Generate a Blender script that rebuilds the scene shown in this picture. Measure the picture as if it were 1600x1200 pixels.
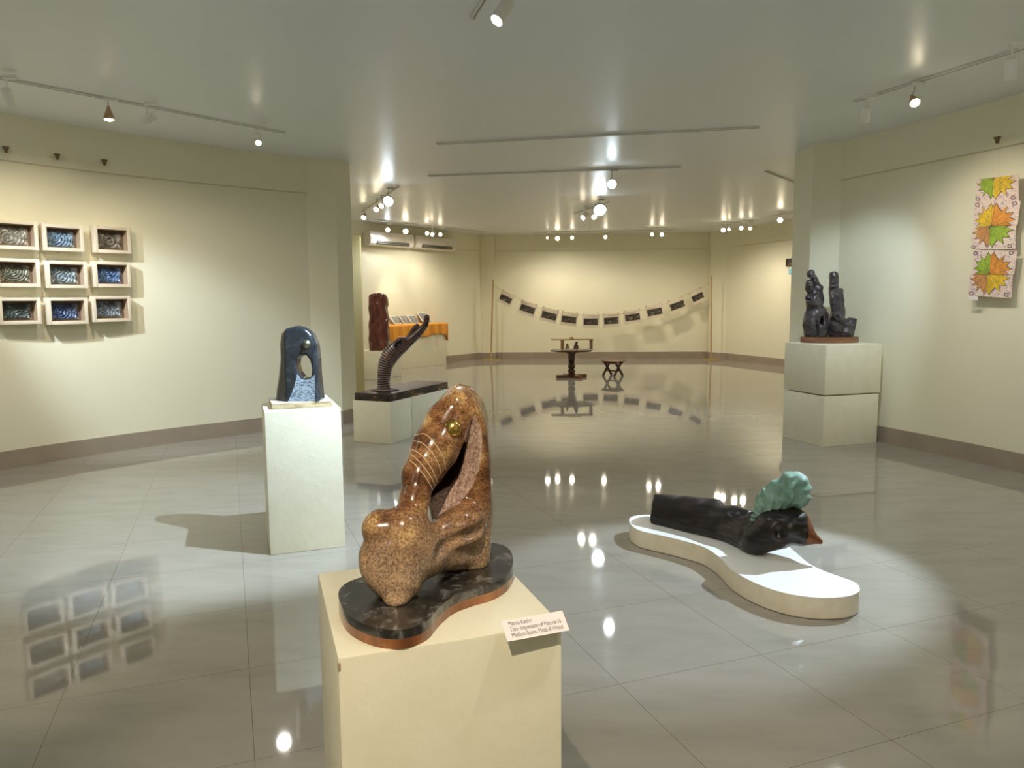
import bpy, bmesh, math, random
import numpy as np
from mathutils import Vector, Matrix
random.seed(7)
for o in list(bpy.data.objects): bpy.data.objects.remove(o)
SC = bpy.context.scene
COL = SC.collection
# ------------------------------------------------------------------ camera
EYE = 1.5; PITCH = 0.1096; ROLL = -0.0076; FPX = 1175.33
Fv = Vector((0, math.cos(PITCH), -math.sin(PITCH)))
U0 = Vector((0, math.sin(PITCH), math.cos(PITCH))); X0 = Vector((1, 0, 0))
Rv = X0*math.cos(ROLL) + U0*math.sin(ROLL)
Uv = -X0*math.sin(ROLL) + U0*math.cos(ROLL)
cam = bpy.data.cameras.new('camera'); co = bpy.data.objects.new('camera', cam); COL.objects.link(co)
cam.sensor_width = 36; cam.lens = FPX/1600*36; cam.clip_start = 0.05; cam.clip_end = 100
M = Matrix((Rv, Uv, -Fv)).transposed().to_4x4(); M.translation = (0, 0, EYE)
co.matrix_world = M
SC.camera = co
def ray(u, v): return Rv*(u-800) + Uv*(600-v) + Fv*FPX
def at(u, v, Y):                      # point on the sight line at depth Y
    d = ray(u, v); t = Y/d.y; return Vector((d.x*t, Y, EYE+d.z*t))
def onz(u, v, z=0.0):                 # point on a level plane
    d = ray(u, v); t = (z-EYE)/d.z; return Vector((d.x*t, d.y*t, z))
def onwall(u, v, a, b):               # point on the upright plane through a and b (x, y)
    n = Vector((b[1]-a[1], -(b[0]-a[0]), 0)); d = ray(u, v)
    t = (n.x*a[0]+n.y*a[1])/(n.x*d.x+n.y*d.y); return Vector((d.x*t, d.y*t, EYE+d.z*t))
# ------------------------------------------------------------------ world + exposure
w = bpy.data.worlds.new('world'); SC.world = w; w.use_nodes = True
w.node_tree.nodes['Background'].inputs[0].default_value = (0.9, 0.85, 0.75, 1)
w.node_tree.nodes['Background'].inputs[1].default_value = 0.0
SC.view_settings.view_transform = 'Standard'; SC.view_settings.look = 'None'
SC.view_settings.gamma = 1; SC.view_settings.use_curve_mapping = False
SC.view_settings.exposure = 0.58
try:
    SC.cycles.max_bounces = 10; SC.cycles.diffuse_bounces = 6; SC.cycles.glossy_bounces = 4
    SC.cycles.sample_clamp_indirect = 4.0; SC.cycles.caustics_reflective = False
except Exception: pass
WARM = (1.0, 0.83, 0.60); COOL = (0.70, 0.855, 1.0); NEUT = (1.0, 0.96, 0.90)
POWER = 1.0; FILL = 24
CEIL = 3.21
# ------------------------------------------------------------------ materials
def mat(name, col=(.8, .8, .8), rough=.5, metal=0.0, spec=.5, emit=None, es=0, coat=0):
    m = bpy.data.materials.new(name); m.use_nodes = True
    b = m.node_tree.nodes['Principled BSDF']
    b.inputs['Base Color'].default_value = (*col, 1); b.inputs['Roughness'].default_value = rough
    b.inputs['Metallic'].default_value = metal; b.inputs['Specular IOR Level'].default_value = spec
    b.inputs['Coat Weight'].default_value = coat; b.inputs['Coat Roughness'].default_value = .08
    if emit:
        b.inputs['Emission Color'].default_value = (*emit, 1); b.inputs['Emission Strength'].default_value = es
    return m
def nz(m, kind, scale, detail=4, rough=.6, coord='Object', vec=None, dist=0):
    nt = m.node_tree; tc = nt.nodes.new('ShaderNodeTexCoord'); src = tc.outputs[coord]
    if vec:
        mp = nt.nodes.new('ShaderNodeMapping'); mp.inputs['Scale'].default_value = vec
        nt.links.new(src, mp.inputs[0]); src = mp.outputs[0]
    if kind == 'noise':
        n = nt.nodes.new('ShaderNodeTexNoise'); n.inputs['Detail'].default_value = detail
        n.inputs['Roughness'].default_value = rough; n.inputs['Distortion'].default_value = dist
    elif kind == 'vor':
        n = nt.nodes.new('ShaderNodeTexVoronoi')
    n.inputs['Scale'].default_value = scale
    nt.links.new(src, n.inputs['Vector']); return n.outputs[0]
def ramp(m, src, stops, to='Base Color', interp='LINEAR'):
    nt = m.node_tree; r = nt.nodes.new('ShaderNodeValToRGB'); nt.links.new(src, r.inputs[0])
    r.color_ramp.interpolation = interp
    e = r.color_ramp.elements
    while len(e) < len(stops): e.new(.5)
    for el, (p, c) in zip(e, stops):
        el.position = p; el.color = (*c, 1) if not isinstance(c, (int, float)) else (c, c, c, 1)
    if to: nt.links.new(r.outputs[0], nt.nodes['Principled BSDF'].inputs[to])
    return r.outputs[0]
def mix(m, fac, a, b, to='Base Color', mode='MIX'):
    nt = m.node_tree; x = nt.nodes.new('ShaderNodeMixRGB'); x.blend_type = mode
    for s, i in ((fac, 0), (a, 1), (b, 2)):
        if isinstance(s, (int, float)): x.inputs[i].default_value = s
        elif isinstance(s, tuple): x.inputs[i].default_value = (*s, 1)
        else: nt.links.new(s, x.inputs[i])
    if to: nt.links.new(x.outputs[0], nt.nodes['Principled BSDF'].inputs[to])
    return x.outputs[0]
def bump(m, src, strength=.3, dist=.01):
    nt = m.node_tree; b = nt.nodes.new('ShaderNodeBump'); b.inputs['Strength'].default_value = strength
    b.inputs['Distance'].default_value = dist; nt.links.new(src, b.inputs['Height'])
    nt.links.new(b.outputs[0], nt.nodes['Principled BSDF'].inputs['Normal'])
MAT = {}
m = MAT['wall'] = mat('cream_wall_paint', (.80, .76, .54), .55, spec=.3)
ramp(m, nz(m, 'noise', 1.3, 5), [(.3, (.79, .765, .59)), (.7, (.82, .795, .62))]); bump(m, nz(m, 'noise', 60, 3), .08, .004)
m = MAT['ceil'] = mat('white_ceiling_paint', (.80, .84, .87), .34, spec=.32)
bump(m, nz(m, 'noise', 1.2, 3), .10, .03)
m = MAT['base'] = mat('brown_baseboard_tile', (.33, .27, .21), .18)
ramp(m, nz(m, 'noise', 3, 6), [(.3, (.31, .255, .20)), (.7, (.37, .31, .245))])
m = MAT['white_paint'] = mat('cream_plinth_paint', (.80, .77, .60), .45)
n_ = nz(m, 'noise', 9, 6, .6); ramp(m, n_, [(.3, (.78, .745, .57)), (.7, (.83, .80, .64))]); bump(m, nz(m, 'noise', 30, 5), .18, .006)
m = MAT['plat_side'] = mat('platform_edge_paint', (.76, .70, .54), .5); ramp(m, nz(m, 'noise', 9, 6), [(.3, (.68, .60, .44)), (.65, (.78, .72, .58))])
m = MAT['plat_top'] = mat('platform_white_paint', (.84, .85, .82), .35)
MAT['lamp_white'] = mat('white_lamp_enamel', (.88, .87, .83), .35)
MAT['lamp_brown'] = mat('tan_lamp_shell', (.45, .30, .17), .4)
MAT['track'] = mat('grey_track', (.76, .75, .71), .5)
MAT['slit'] = mat('dark_slot', (.24, .235, .22), .6)
MAT['steel'] = mat('dull_steel', (.45, .45, .44), .3, .9)
MAT['lens_warm'] = mat('warm_lens', (1, .9, .7), .3, emit=(1, .84, .58), es=26)
MAT['lens_cool'] = mat('cool_lens', (.8, .9, 1), .3, emit=(.78, .92, 1), es=26)
MAT['lens_off'] = mat('unlit_lens', (.12, .11, .1), .2)
# floor
m = MAT['floor'] = mat('polished_floor_tile', (.4, .36, .3), .04, spec=.62)
nt = m.node_tree; tc = nt.nodes.new('ShaderNodeTexCoord'); sx = nt.nodes.new('ShaderNodeSeparateXYZ'); nt.links.new(tc.outputs['Object'], sx.inputs[0])
def mt(op, a, b=None):
    n = nt.nodes.new('ShaderNodeMath'); n.operation = op
    for i, s in enumerate((a, b)):
        if s is None: continue
        if isinstance(s, (int, float)): n.inputs[i].default_value = s
        else: nt.links.new(s, n.inputs[i])
    return n.outputs[0]
AZ = .3588; ca, sa = math.cos(AZ), math.sin(AZ)
fa = mt('DIVIDE', mt('SUBTRACT', mt('ADD', mt('MULTIPLY', sx.outputs[0], ca), mt('MULTIPLY', sx.outputs[1], sa)), -1.345), .68)
fb = mt('DIVIDE', mt('SUBTRACT', mt('SUBTRACT', mt('MULTIPLY', sx.outputs[1], ca), mt('MULTIPLY', sx.outputs[0], sa)), 1.815), .672)
def edge(q): return mt('LESS_THAN', mt('ABSOLUTE', mt('SUBTRACT', mt('SUBTRACT', q, mt('FLOOR', q)), .5)), 0.5-0.0017)
inside = mt('MULTIPLY', edge(fa), edge(fb))
cell = nt.nodes.new('ShaderNodeCombineXYZ'); nt.links.new(mt('FLOOR', fa), cell.inputs[0]); nt.links.new(mt('FLOOR', fb), cell.inputs[1])
wn = nt.nodes.new('ShaderNodeTexWhiteNoise'); nt.links.new(cell.outputs[0], wn.inputs['Vector'])
mp = nt.nodes.new('ShaderNodeMapping'); mp.inputs['Rotation'].default_value = (0, 0, AZ); mp.inputs['Scale'].default_value = (1, 3.2, 1)
nt.links.new(tc.outputs['Object'], mp.inputs[0])
no = nt.nodes.new('ShaderNodeTexNoise'); no.inputs['Scale'].default_value = 2.2; no.inputs['Detail'].default_value = 7; no.inputs['Roughness'].default_value = .62
nt.links.new(mp.outputs[0], no.inputs['Vector'])
c1 = ramp(m, no.outputs[0], [(.25, (.27, .253, .214)), (.5, (.31, .292, .25)), (.8, (.345, .325, .285))], None)
c2 = mix(m, mt('MULTIPLY', wn.outputs[0], .10), c1, (.25, .23, .19), None)
mix(m, inside, (.13, .115, .095), c2)
bn = nt.nodes.new('ShaderNodeBump'); bn.inputs['Strength'].default_value = .012; bn.inputs['Distance'].default_value = .05
n3 = nt.nodes.new('ShaderNodeTexNoise'); n3.inputs['Scale'].default_value = 1.6; nt.links.new(tc.outputs['Object'], n3.inputs['Vector'])
nt.links.new(n3.outputs[0], bn.inputs['Height']); nt.links.new(bn.outputs[0], nt.nodes['Principled BSDF'].inputs['Normal'])
# ------------------------------------------------------------------ mesh helpers
def new_mesh(name, verts, faces, mats, mi=None, smooth=True, angle=35):
    me = bpy.data.meshes.new(name); me.from_pydata([tuple(v) for v in verts], [], faces)
    for q in (mats if isinstance(mats, (list, tuple)) else [mats]): me.materials.append(q)
    if mi is not None: me.polygons.foreach_set('material_index', mi)
    if smooth:
        me.polygons.foreach_set('use_smooth', [True]*len(me.polygons))
        me.set_sharp_from_angle(angle=math.radians(angle))
    me.update(); return me
def place(name, me, parent=None):
    o = bpy.data.objects.new(name, me); COL.objects.link(o)
    if parent: o.parent = parent
    return o
class MB:
    def __init__(s): s.bm = bmesh.new(); s.mi = 0
    def _f(s, fs):
        for f in fs: f.material_index = s.mi
        return s
    def box(s, c, size, rz=0, bev=0, m4=None):
        r = bmesh.ops.create_cube(s.bm, size=1)
        T = (m4 or Matrix.Translation(c) @ Matrix.Rotation(rz, 4, 'Z')) @ Matrix.Diagonal((*size, 1))
        bmesh.ops.transform(s.bm, matrix=T, verts=r['verts'])
        fs = {f for v in r['verts'] for f in v.link_faces}
        s._f(fs)
        if bev:
            es = list({e for v in r['verts'] for e in v.link_edges})
            g = bmesh.ops.bevel(s.bm, geom=es, offset=bev, segments=2, profile=.6, affect='EDGES'); s._f(g['faces'])
        return s
    def bar(s, a, b, w, h, bev=0):
        a, b = Vector(a), Vector(b); d = b-a; L = d.length; x = d.normalized()
        up = Vector((0, 0, 1)) if abs(x.z) < .95 else Vector((0, 1, 0))
        y = up.cross(x).normalized(); z = x.cross(y)
        T = Matrix((x, y, z)).transposed().to_4x4(); T.translation = (a+b)/2
        return s.box(None, (L, w, h), bev=bev, m4=T)
    def tube(s, pts, radii, seg=12, cap=True):
        pts = [Vector(p) for p in pts]
        if isinstance(radii, (int, float)): radii = [radii]*len(pts)
        rings = []; up = None
        for i, p in enumerate(pts):
            t = (pts[min(i+1, len(pts)-1)]-pts[max(i-1, 0)]).normalized()
            if up is None:
                up = Vector((0, 0, 1)) if abs(t.z) < .9 else Vector((1, 0, 0))
            x = (up - t*up.dot(t)).normalized(); y = t.cross(x); up = x
            rings.append([s.bm.verts.new(p + (x*math.cos(2*math.pi*k/seg)+y*math.sin(2*math.pi*k/seg))*radii[i]) for k in range(seg)])
        for a, b in zip(rings, rings[1:]):
            for k in range(seg):
                s._f([s.bm.faces.new((a[k], a[(k+1) % seg], b[(k+1) % seg], b[k]))])
        if cap:
            s._f([s.bm.faces.new(rings[0][::-1]), s.bm.faces.new(rings[-1])])
        return s
    def lathe(s, prof, c=(0, 0, 0), seg=24, axis=None, cap=True):
        c = Vector(c); ax = Vector(axis).normalized() if axis else Vector((0, 0, 1))
        Q = ax.to_track_quat('Z', 'Y').to_matrix()
        rings = [[s.bm.verts.new(c + Q @ Vector((r*math.cos(2*math.pi*k/seg), r*math.sin(2*math.pi*k/seg), z))) for k in range(seg)] for r, z in prof]
        for a, b in zip(rings, rings[1:]):
            for k in range(seg): s._f([s.bm.faces.new((a[k], a[(k+1) % seg], b[(k+1) % seg], b[k]))])
        if cap: s._f([s.bm.faces.new(rings[0][::-1]), s.bm.faces.new(rings[-1])])
        return s
    def prism(s, pts, z0, z1, side=None, bev=0, top_z=None):
        a = [s.bm.verts.new((p[0], p[1], z0)) for p in pts]; b = [s.bm.verts.new((p[0], p[1], z1)) for p in pts]
        n = len(pts); mi = s.mi
        top = s.bm.faces.new(b); bot = s.bm.faces.new(a[::-1]); s._f([top, bot])
        sf = []
        for k in range(n): sf.append(s.bm.faces.new((a[k], a[(k+1) % n], b[(k+1) % n], b[k])))
        for f in sf: f.material_index = mi if side is None else side
        if bev: bmesh.ops.bevel(s.bm, geom=list(top.edges), offset=bev, segments=2, affect='EDGES')
        return s
    def poly(s, pts):
        s._f([s.bm.faces.new([s.bm.verts.new(p) for p in pts])]); return s
    def build(s, name, mats, parent=None, smooth=True, angle=35):
        bmesh.ops.recalc_face_normals(s.bm, faces=s.bm.faces)
        me = bpy.data.meshes.new(name); s.bm.to_mesh(me); s.bm.free()
        for q in (mats if isinstance(mats, (list, tuple)) else [mats]): me.materials.append(q)
        if smooth:
            me.polygons.foreach_set('use_smooth', [True]*len(me.polygons)); me.set_sharp_from_angle(angle=math.radians(angle))
        return place(name, me, parent)
def tag(o, label=None, cat=None, group=None, kind=None):
    if label: o['label'] = label
    if cat: o['category'] = cat
    if group: o['group'] = group
    if kind: o['kind'] = kind
    return o
def empty(name, loc, rz=0, label=None, cat=None, group=None):
    o = bpy.data.objects.new(name, None); COL.objects.link(o); o.location = loc; o.rotation_euler = (0, 0, rz)
    o.empty_display_size = .1
    return tag(o, label, cat, group)
def struct(o): o['kind'] = 'structure'; return o
def part(ob, root):                     # a mesh made in world coordinates becomes a child without moving
    root_m = Matrix.Translation(root.location) @ Matrix.Rotation(root.rotation_euler.z, 4, 'Z')
    ob.data.transform(root_m.inverted()); ob.parent = root; return ob
def spline(pts, n=8):
    P = [Vector(p) for p in pts]; out = []
    for i in range(len(P)-1):
        p0 = P[max(i-1, 0)]; p1 = P[i]; p2 = P[i+1]; p3 = P[min(i+2, len(P)-1)]
        for k in range(n):
            t = k/n
            out.append(.5*((2*p1)+(-p0+p2)*t+(2*p0-5*p1+4*p2-p3)*t*t+(-p0+3*p1-3*p2+p3)*t**3))
    out.append(P[-1]); return out
def closed_spline(pts, n=6):
    P = [Vector(p) for p in pts]; out = []; N = len(P)
    for i in range(N):
        p0, p1, p2, p3 = P[i-1], P[i], P[(i+1) % N], P[(i+2) % N]
        for k in range(n):
            t = k/n
            out.append(.5*((2*p1)+(-p0+p2)*t+(2*p0-5*p1+4*p2-p3)*t*t+(-p0+3*p1-3*p2+p3)*t**3))
    return out
def offset_path(pts, d):                # d > 0: to the left of travel
    out = []
    for i, p in enumerate(pts):
        ns = []
        for a, b in ((i-1, i), (i, i+1)):
            if 0 <= a and b < len(pts):
                t = Vector(pts[b])-Vector(pts[a]); t = Vector((t.x, t.y)).normalized(); ns.append(Vector((-t.y, t.x)))
        n = sum(ns, Vector((0, 0))).normalized(); k = 1/max(.5, n.dot(ns[0]))
        out.append(Vector((p[0]+n.x*d*k, p[1]+n.y*d*k)))
    return out
def strip(path, d0, d1, z0, z1, name, m_, parent=None):
    a = offset_path(path, d0); b = offset_path(path, d1); n = len(path)
    V = [(p.x, p.y, z) for p in a for z in (z0, z1)] + [(p.x, p.y, z) for p in b for z in (z0, z1)]
    F = []
    for i in range(n-1):
        A, B, C, D = 2*i, 2*i+1, 2*i+2, 2*i+3; k = 2*n
        F += [(A, C, D, B), (A+k, B+k, D+k, C+k), (B, D, D+k, B+k), (A, A+k, C+k, C)]
    k = 2*n; F += [(0, 1, 1+k, k), (2*n-2, 4*n-2, 4*n-1, 2*n-1)]
    me = bpy.data.meshes.new(name); me.from_pydata(V, [], F); me.materials.append(m_)
    bm = bmesh.new(); bm.from_mesh(me); bmesh.ops.recalc_face_normals(bm, faces=bm.faces); bm.to_mesh(me); bm.free()
    me.polygons.foreach_set('use_smooth', [True]*len(me.polygons)); me.set_sharp_from_angle(angle=math.radians(30))
    return place(name, me, parent)
# ------------------------------------------------------------------ room shell
left_curve = spline([(-5.35, 5.6), (-4.62, 6.85), (-3.92, 7.77), (-2.96, 8.70), (-2.43, 9.13)], 6)
right_curve = spline([(3.64, 8.45), (3.90, 7.74), (4.37, 6.37), (4.78, 4.7)], 6)
walls = {                                # paths run clockwise, so the room is on the right hand of travel
 'wall_left': left_curve,
 'wall_left_pier': [(-2.43, 9.13), (-2.10, 9.22), (-1.98, 9.50), (-2.3, 9.75), (-3.2, 9.9)],
 'wall_far_left': [(-3.2, 9.9), (-5.0, 10.4), (-5.6, 12.4), (-4.7, 14.5), (-3.20, 16.40)],
 'wall_back_left': [(-3.20, 16.40), (-.80, 19.70)],
 'wall_back_pier_left': [(-.80, 19.70), (-.74, 19.66), (-.42, 19.60), (-.42, 19.75)],
 'wall_back': [(-.42, 19.75), (5.05, 19.42)],
 'wall_back_pier_right': [(5.05, 19.42), (5.05, 19.27), (5.36, 18.85)],
 'wall_back_right': [(5.36, 18.85), (6.28, 16.3), (6.9, 14.0)],
 'wall_far_right': [(6.9, 14.0), (6.9, 11.5), (5.6, 9.8), (3.75, 9.4)],
 'wall_right_pier': [(3.75, 9.4), (3.375, 9.15), (3.38, 8.62), (3.64, 8.45)],
 'wall_right': right_curve,
 'wall_front': [(4.78, 4.7), (5.1, 2.8), (5.1, .5), (4.6, -1.5), (3, -3), (0, -3.8), (-3, -3), (-4.6, -1.5), (-5.6, .5), (-5.95, 2.5), (-5.8, 4.2), (-5.35, 5.6)],
}
for k, p in walls.items():
    struct(strip(p, 0, .16, 0, CEIL, k, MAT['wall']))
    struct(strip(p, -.014, .0, 0, .167, 'baseboard_' + k[5:], MAT['base']))
fl = MB(); fl.box((.5, 8.5, -.05), (16, 27, .1)); struct(fl.build('floor', MAT['floor']))
cl = MB(); cl.box((.5, 8.5, CEIL+.06), (16, 27, .12)); struct(cl.build('ceiling', MAT['ceil']))
# painted wooden hanging rails
RT = [('wall_left', left_curve), ('wall_back_left', [(-3.15, 16.47), (-.85, 19.63)]), ('wall_back', [(-.40, 19.75), (5.03, 19.42)]),
      ('wall_back_right', [(5.40, 18.74), (6.28, 16.3), (6.9, 14.0)]), ('wall_right', right_curve)]
for i, (k, p) in enumerate(RT, 1):
    r = struct(strip(p, -.016, 0, 2.80, 2.865, 'trim_%d' % i, MAT['wall']))
    struct(strip(p, -.019, 0, 2.790, 2.80, 'trim_%d_lip' % i, mat('rail_groove', (.62, .59, .44), .6)))
    for o in [c for c in COL.objects if c.name == 'trim_%d_lip' % i]: o.parent = r; o.name = 'rail_groove'; del o['kind']
# full-height board at the edge of the passage behind the left pier
b_ = MB(); P0 = at(565, 470, 12.0); b_.box((P0.x-.30, 12.04, 1.27), (.60, .07, 2.54), bev=.004)
struct(b_.build('wall_partition', mat('yellow_cream_paint', (.62, .53, .28), .5)))

# ------------------------------------------------------------------ track lighting
def track(name, a, b, label):
    a, b = Vector(a), Vector(b); r = empty(name, (a+b)/2, 0, label, 'light track'); r.location.z = CEIL
    s = MB(); s.bar(a, b, .034, .016, .003); o = s.build('rail', MAT['track']); part(o, r)
    s = MB(); s.bar(a+Vector((0, 0, -.0085)), b+Vector((0, 0, -.0085)), .009, .002); part(s.build('slot', MAT['slit']), r)
    d = (b-a).normalized()
    for e in (a, b):
        s = MB(); s.bar(e-d*.012, e+d*.012, .038, .020, .003); part(s.build('end_cap', MAT['track']), r)
    return r
TZ = CEIL-.0085
def tz(u, v): return onz(u, v, TZ)
def ext(a, b, k): return b + (b-a)*k
T1a, T1b = tz(0, 122), tz(443, 207); T2a, T2b = tz(1337, 158), tz(1600, 75)
track('light_track', ext(T1b, T1a, .7), T1b, 'long grey ceiling track beside the left wall of framed reliefs')
track('light_track', T2a, ext(T2a, T2b, .8), 'grey ceiling track beside the right wall with the leaf prints')
track('light_track', tz(622, 292), tz(566, 331), 'ceiling track above the dark red carved block, with a bluish disc lamp')
track('light_track', tz(586, 343), tz(757, 362), 'ceiling track in front of the two air conditioners')
track('light_track', tz(836, 363), tz(1052, 359), 'ceiling track along the far wall above the strung photographs')
track('light_track', tz(1124, 353), tz(1262, 327), 'ceiling track at the right of the far wall by the far right pier')
track('light_track', tz(683, 225), tz(1185, 199), 'empty ceiling track, nearer of the two crossing mid ceiling')
track('light_track', tz(670, 275), tz(1063, 261), 'ceiling track, farther of the two crossing mid ceiling')
track('light_track', tz(1197, 268), tz(1262, 293), 'short ceiling track running behind the right pier')
track('light_track', tz(739, 28), tz(785, -46), 'ceiling track at the top edge right above the camera aisle')
track('light_track', tz(898, 334), tz(950, 316), 'short ceiling track carrying the oval white flood lamp')
def beam(root, pos, d, col, power, size, blend=.6, rad=.03, name='light_beam'):
    L = bpy.data.lights.new(name, 'SPOT'); L.color = col; L.energy = power*POWER; L.spot_size = math.radians(size); L.spot_blend = blend
    L.shadow_soft_size = rad; o = bpy.data.objects.new(name, L); COL.objects.link(o)
    o.rotation_euler = Vector(d).to_track_quat('-Z', 'Y').to_euler(); o.location = Vector(pos); 
    if root: o.location = Vector(pos)-root.location; o.parent = root
    return o
def lamp(u, v, hz, target, kind, label, col=WARM, power=60, size=60, blend=.7, lens='warm', k=1.0, aim=None, lit=True, rad=.03, pos=None):
    """track spotlight whose head centre is seen at (u, v) and hangs at height hz, pointing at target"""
    h = Vector(pos) if pos else onz(u, v, hz)
    d = (Vector(aim or target)-h).normalized()
    root = empty('track_spotlight', (h.x, h.y, CEIL), 0, label, 'spotlight', 'track spotlights')
    lm = MAT['lens_'+lens]
    ad = MB(); ad.box((h.x+.03, h.y, CEIL-.037), (.10, .034, .028), bev=.004); part(ad.build('adapter', MAT['lamp_white'] if kind != 'disc' else MAT['steel']), root)
    if kind == 'can':
        R, L = .036*k, .135*k
        s = MB(); back = h-d*L/2
        s.lathe([(R*.8, 0), (R, .008), (R, L), (R*.86, L), (R*.84, L-.012)], back, 20, d); part(s.build('housing', MAT['lamp_white']), root)
        s = MB(); s.lathe([(R*.84, L-.014), (R*.84, L-.010)], back, 20, d); part(s.build('lens', lm), root)
        s = MB(); s.tube([(h.x, h.y, CEIL-.05), (h.x, h.y, h.z+.03), h], .006, 8); s.tube([h-d.cross(Vector((0, 0, 1))).normalized()*R*1.05, h+d.cross(Vector((0, 0, 1))).normalized()*R*1.05], .007, 8)
        part(s.build('bracket', MAT['lamp_white']), root)
        tip = h+d*(L/2+.01)
    elif kind == 'bulb':
        R, L = .040*k, .085*k; back = h-d*L*.6
        s = MB(); s.lathe([(R*.28, -.02), (R*.34, 0), (R*.55, L*.2), (R*.92, L*.65), (R, L), (R*.9, L)], back, 20, d); part(s.build('shell', MAT['lamp_brown']), root)
        s = MB(); s.lathe([(R*.9, L-.004), (R*.8, L+.006), (R*.4, L+.012), (R*.05, L+.014)], back, 20, d); part(s.build('lens', lm), root)
        s = MB(); s.tube([(h.x, h.y, CEIL-.05), (h.x, h.y, back.z+.035), back-d*.01], .0045, 8); part(s.build('stem', MAT['steel']), root)
        tip = back+d*(L+.02)
    else:
        R, L = .085*k, .09*k; back = h-d*L*.6
        s = MB(); s.lathe([(R*.3, -.05), (R*.34, 0), (R*.8, L*.55), (R, L*.8), (R, L), (R*.92, L)], back, 24, d); part(s.build('reflector', MAT['steel']), root)
        s = MB(); s.lathe([(R*.92, L-.004), (R*.7, L+.008), (R*.05, L+.014)], back, 24, d); part(s.build('lens', lm), root)
        s = MB(); s.tube([(h.x, h.y, CEIL-.05), (h.x, h.y, back.z+.05), back-d*.04], .006, 8); part(s.build('stem', MAT['steel']), root)
        tip = back+d*(L+.025)
    if lit:
        beam(root, tip, Vector(target)-tip, col, power, size, blend, rad)
        beam(root, tip+Vector((0, 0, -.03)), (0, 0, -1), tuple(.5*(a+b) for a, b in zip(col, NEUT)), FILL, 172, 1.0, .06, name='fill_light')  # wide downward fill added under each lit head to brighten the room
    return root
PL2 = Vector((-1.22, 4.55, 1.05))
# left track
lamp(12, 152, 3.03, (-4.35, 7.25, 1.7), 'can', 'white cylinder spotlight at the left edge above the framed reliefs', WARM, 36, 75, .9)
lamp(170, 180, 3.05, (-3.6, 8.2, 1.3), 'bulb', 'tan bell-shaped bulb lamp on the left ceiling track', WARM, 26, 80, .9, aim=(-3.3, 6.4, 1.2))
lamp(231, 187, 3.04, (-3.6, 7.0, 1.0), 'can', 'unlit white cylinder spotlight tilted down-left on the left ceiling track', lens='off', lit=False, aim=(-3.75, 6.35, 2.5))
lamp(403, 218, 3.03, (-1.2, 8.0, .7), 'can', 'white cylinder spotlight with glowing end, last on the left ceiling track', NEUT, 30, 60, .8, aim=(-2.1, 6.6, 2.3), k=.85)
# right track
lamp(1353, 178, 3.03, (3.55, 8.15, 1.35), 'can', 'white cylinder spotlight nearest the right pier, lighting the figure group', COOL, 62, 58, .8, lens='cool', rad=.03)
lamp(1428, 157, 3.05, (4.2, 6.75, 2.0), 'bulb', 'small tan bulb lamp in the middle of the right ceiling track', WARM, 30, 70, .9, aim=(3.1, 5.3, 2.2))
lamp(1580, 108, 3.02, (1.35, 4.1, .25), 'can', 'white cylinder spotlight with dark rim at the right edge of the frame', COOL, 520, 34, .45, lens='cool', rad=.018, aim=(3.6, 5.6, 2))
# above the camera aisle
lamp(786, 18, 2.95, PL2+Vector((-.1, 0, -.1)), 'can', 'white cylinder spotlight glowing at the top edge, aimed at the dark hooded stone', COOL, 470, 50, .6, lens='cool', rad=.015, aim=(-.5, 3.6, 2.2))
# track by the dark red block
lamp(569, 338, 3.03, (-3.0, 16.0, 1.2), 'bulb', 'warm bulb lamp at the far left end of the track above the red block', WARM, 30, 70, .8, aim=(-2.9, 12, 1.6), k=1.2)
lamp(589, 325, 3.03, (-2.4, 17.0, 1.0), 'bulb', 'second warm bulb lamp from the left end above the red block', WARM, 30, 70, .8, aim=(-2.6, 11, 1.6), k=1.2)
lamp(597, 320, 3.03, (-2.0, 17.5, 1.2), 'bulb', 'third warm bulb lamp, beside the bluish disc lamp', WARM, 30, 70, .8, aim=(-2.6, 10, 1.6), k=1.1)
lamp(607, 313, 3.0, (-2.2, 13.6, .1), 'disc', 'large bluish-white disc lamp at the near end of the track above the red block', COOL, 60, 75, .8, lens='cool', aim=(-1.8, 8, 1.2))
# track by the air conditioners
lamp(606, 359, 3.05, (-3.0, 15.5, .8), 'bulb', 'bluish glowing lamp in front of the left air conditioner', COOL, 14, 80, .9, lens='cool', aim=(-1.8, 9, 1.5), k=1.2)
lamp(634, 361, 3.03, (-2.55, 17.0, 1.15), 'bulb', 'brightest warm lamp, hanging between the two air conditioners', WARM, 85, 50, .7, aim=(-1.5, 9, 1.2), k=1.5)
lamp(668, 364, 3.03, (-1.9, 18.0, 1.6), 'bulb', 'left lamp of the warm trio in front of the right air conditioner', WARM, 30, 60, .8, aim=(-2.6, 12, 1.4), k=1.1)
lamp(676, 365, 3.0, (-1.6, 18.4, 1.4), 'can', 'middle lamp of the warm trio in front of the right air conditioner', WARM, 34, 60, .8, aim=(-1.9, 12, 1.2), k=1.1)
lamp(688, 366, 3.03, (-1.2, 18.8, 1.2), 'bulb', 'right lamp of the warm trio in front of the right air conditioner', WARM, 30, 60, .8, aim=(-.9, 12, 1.4), k=1.1)
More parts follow.
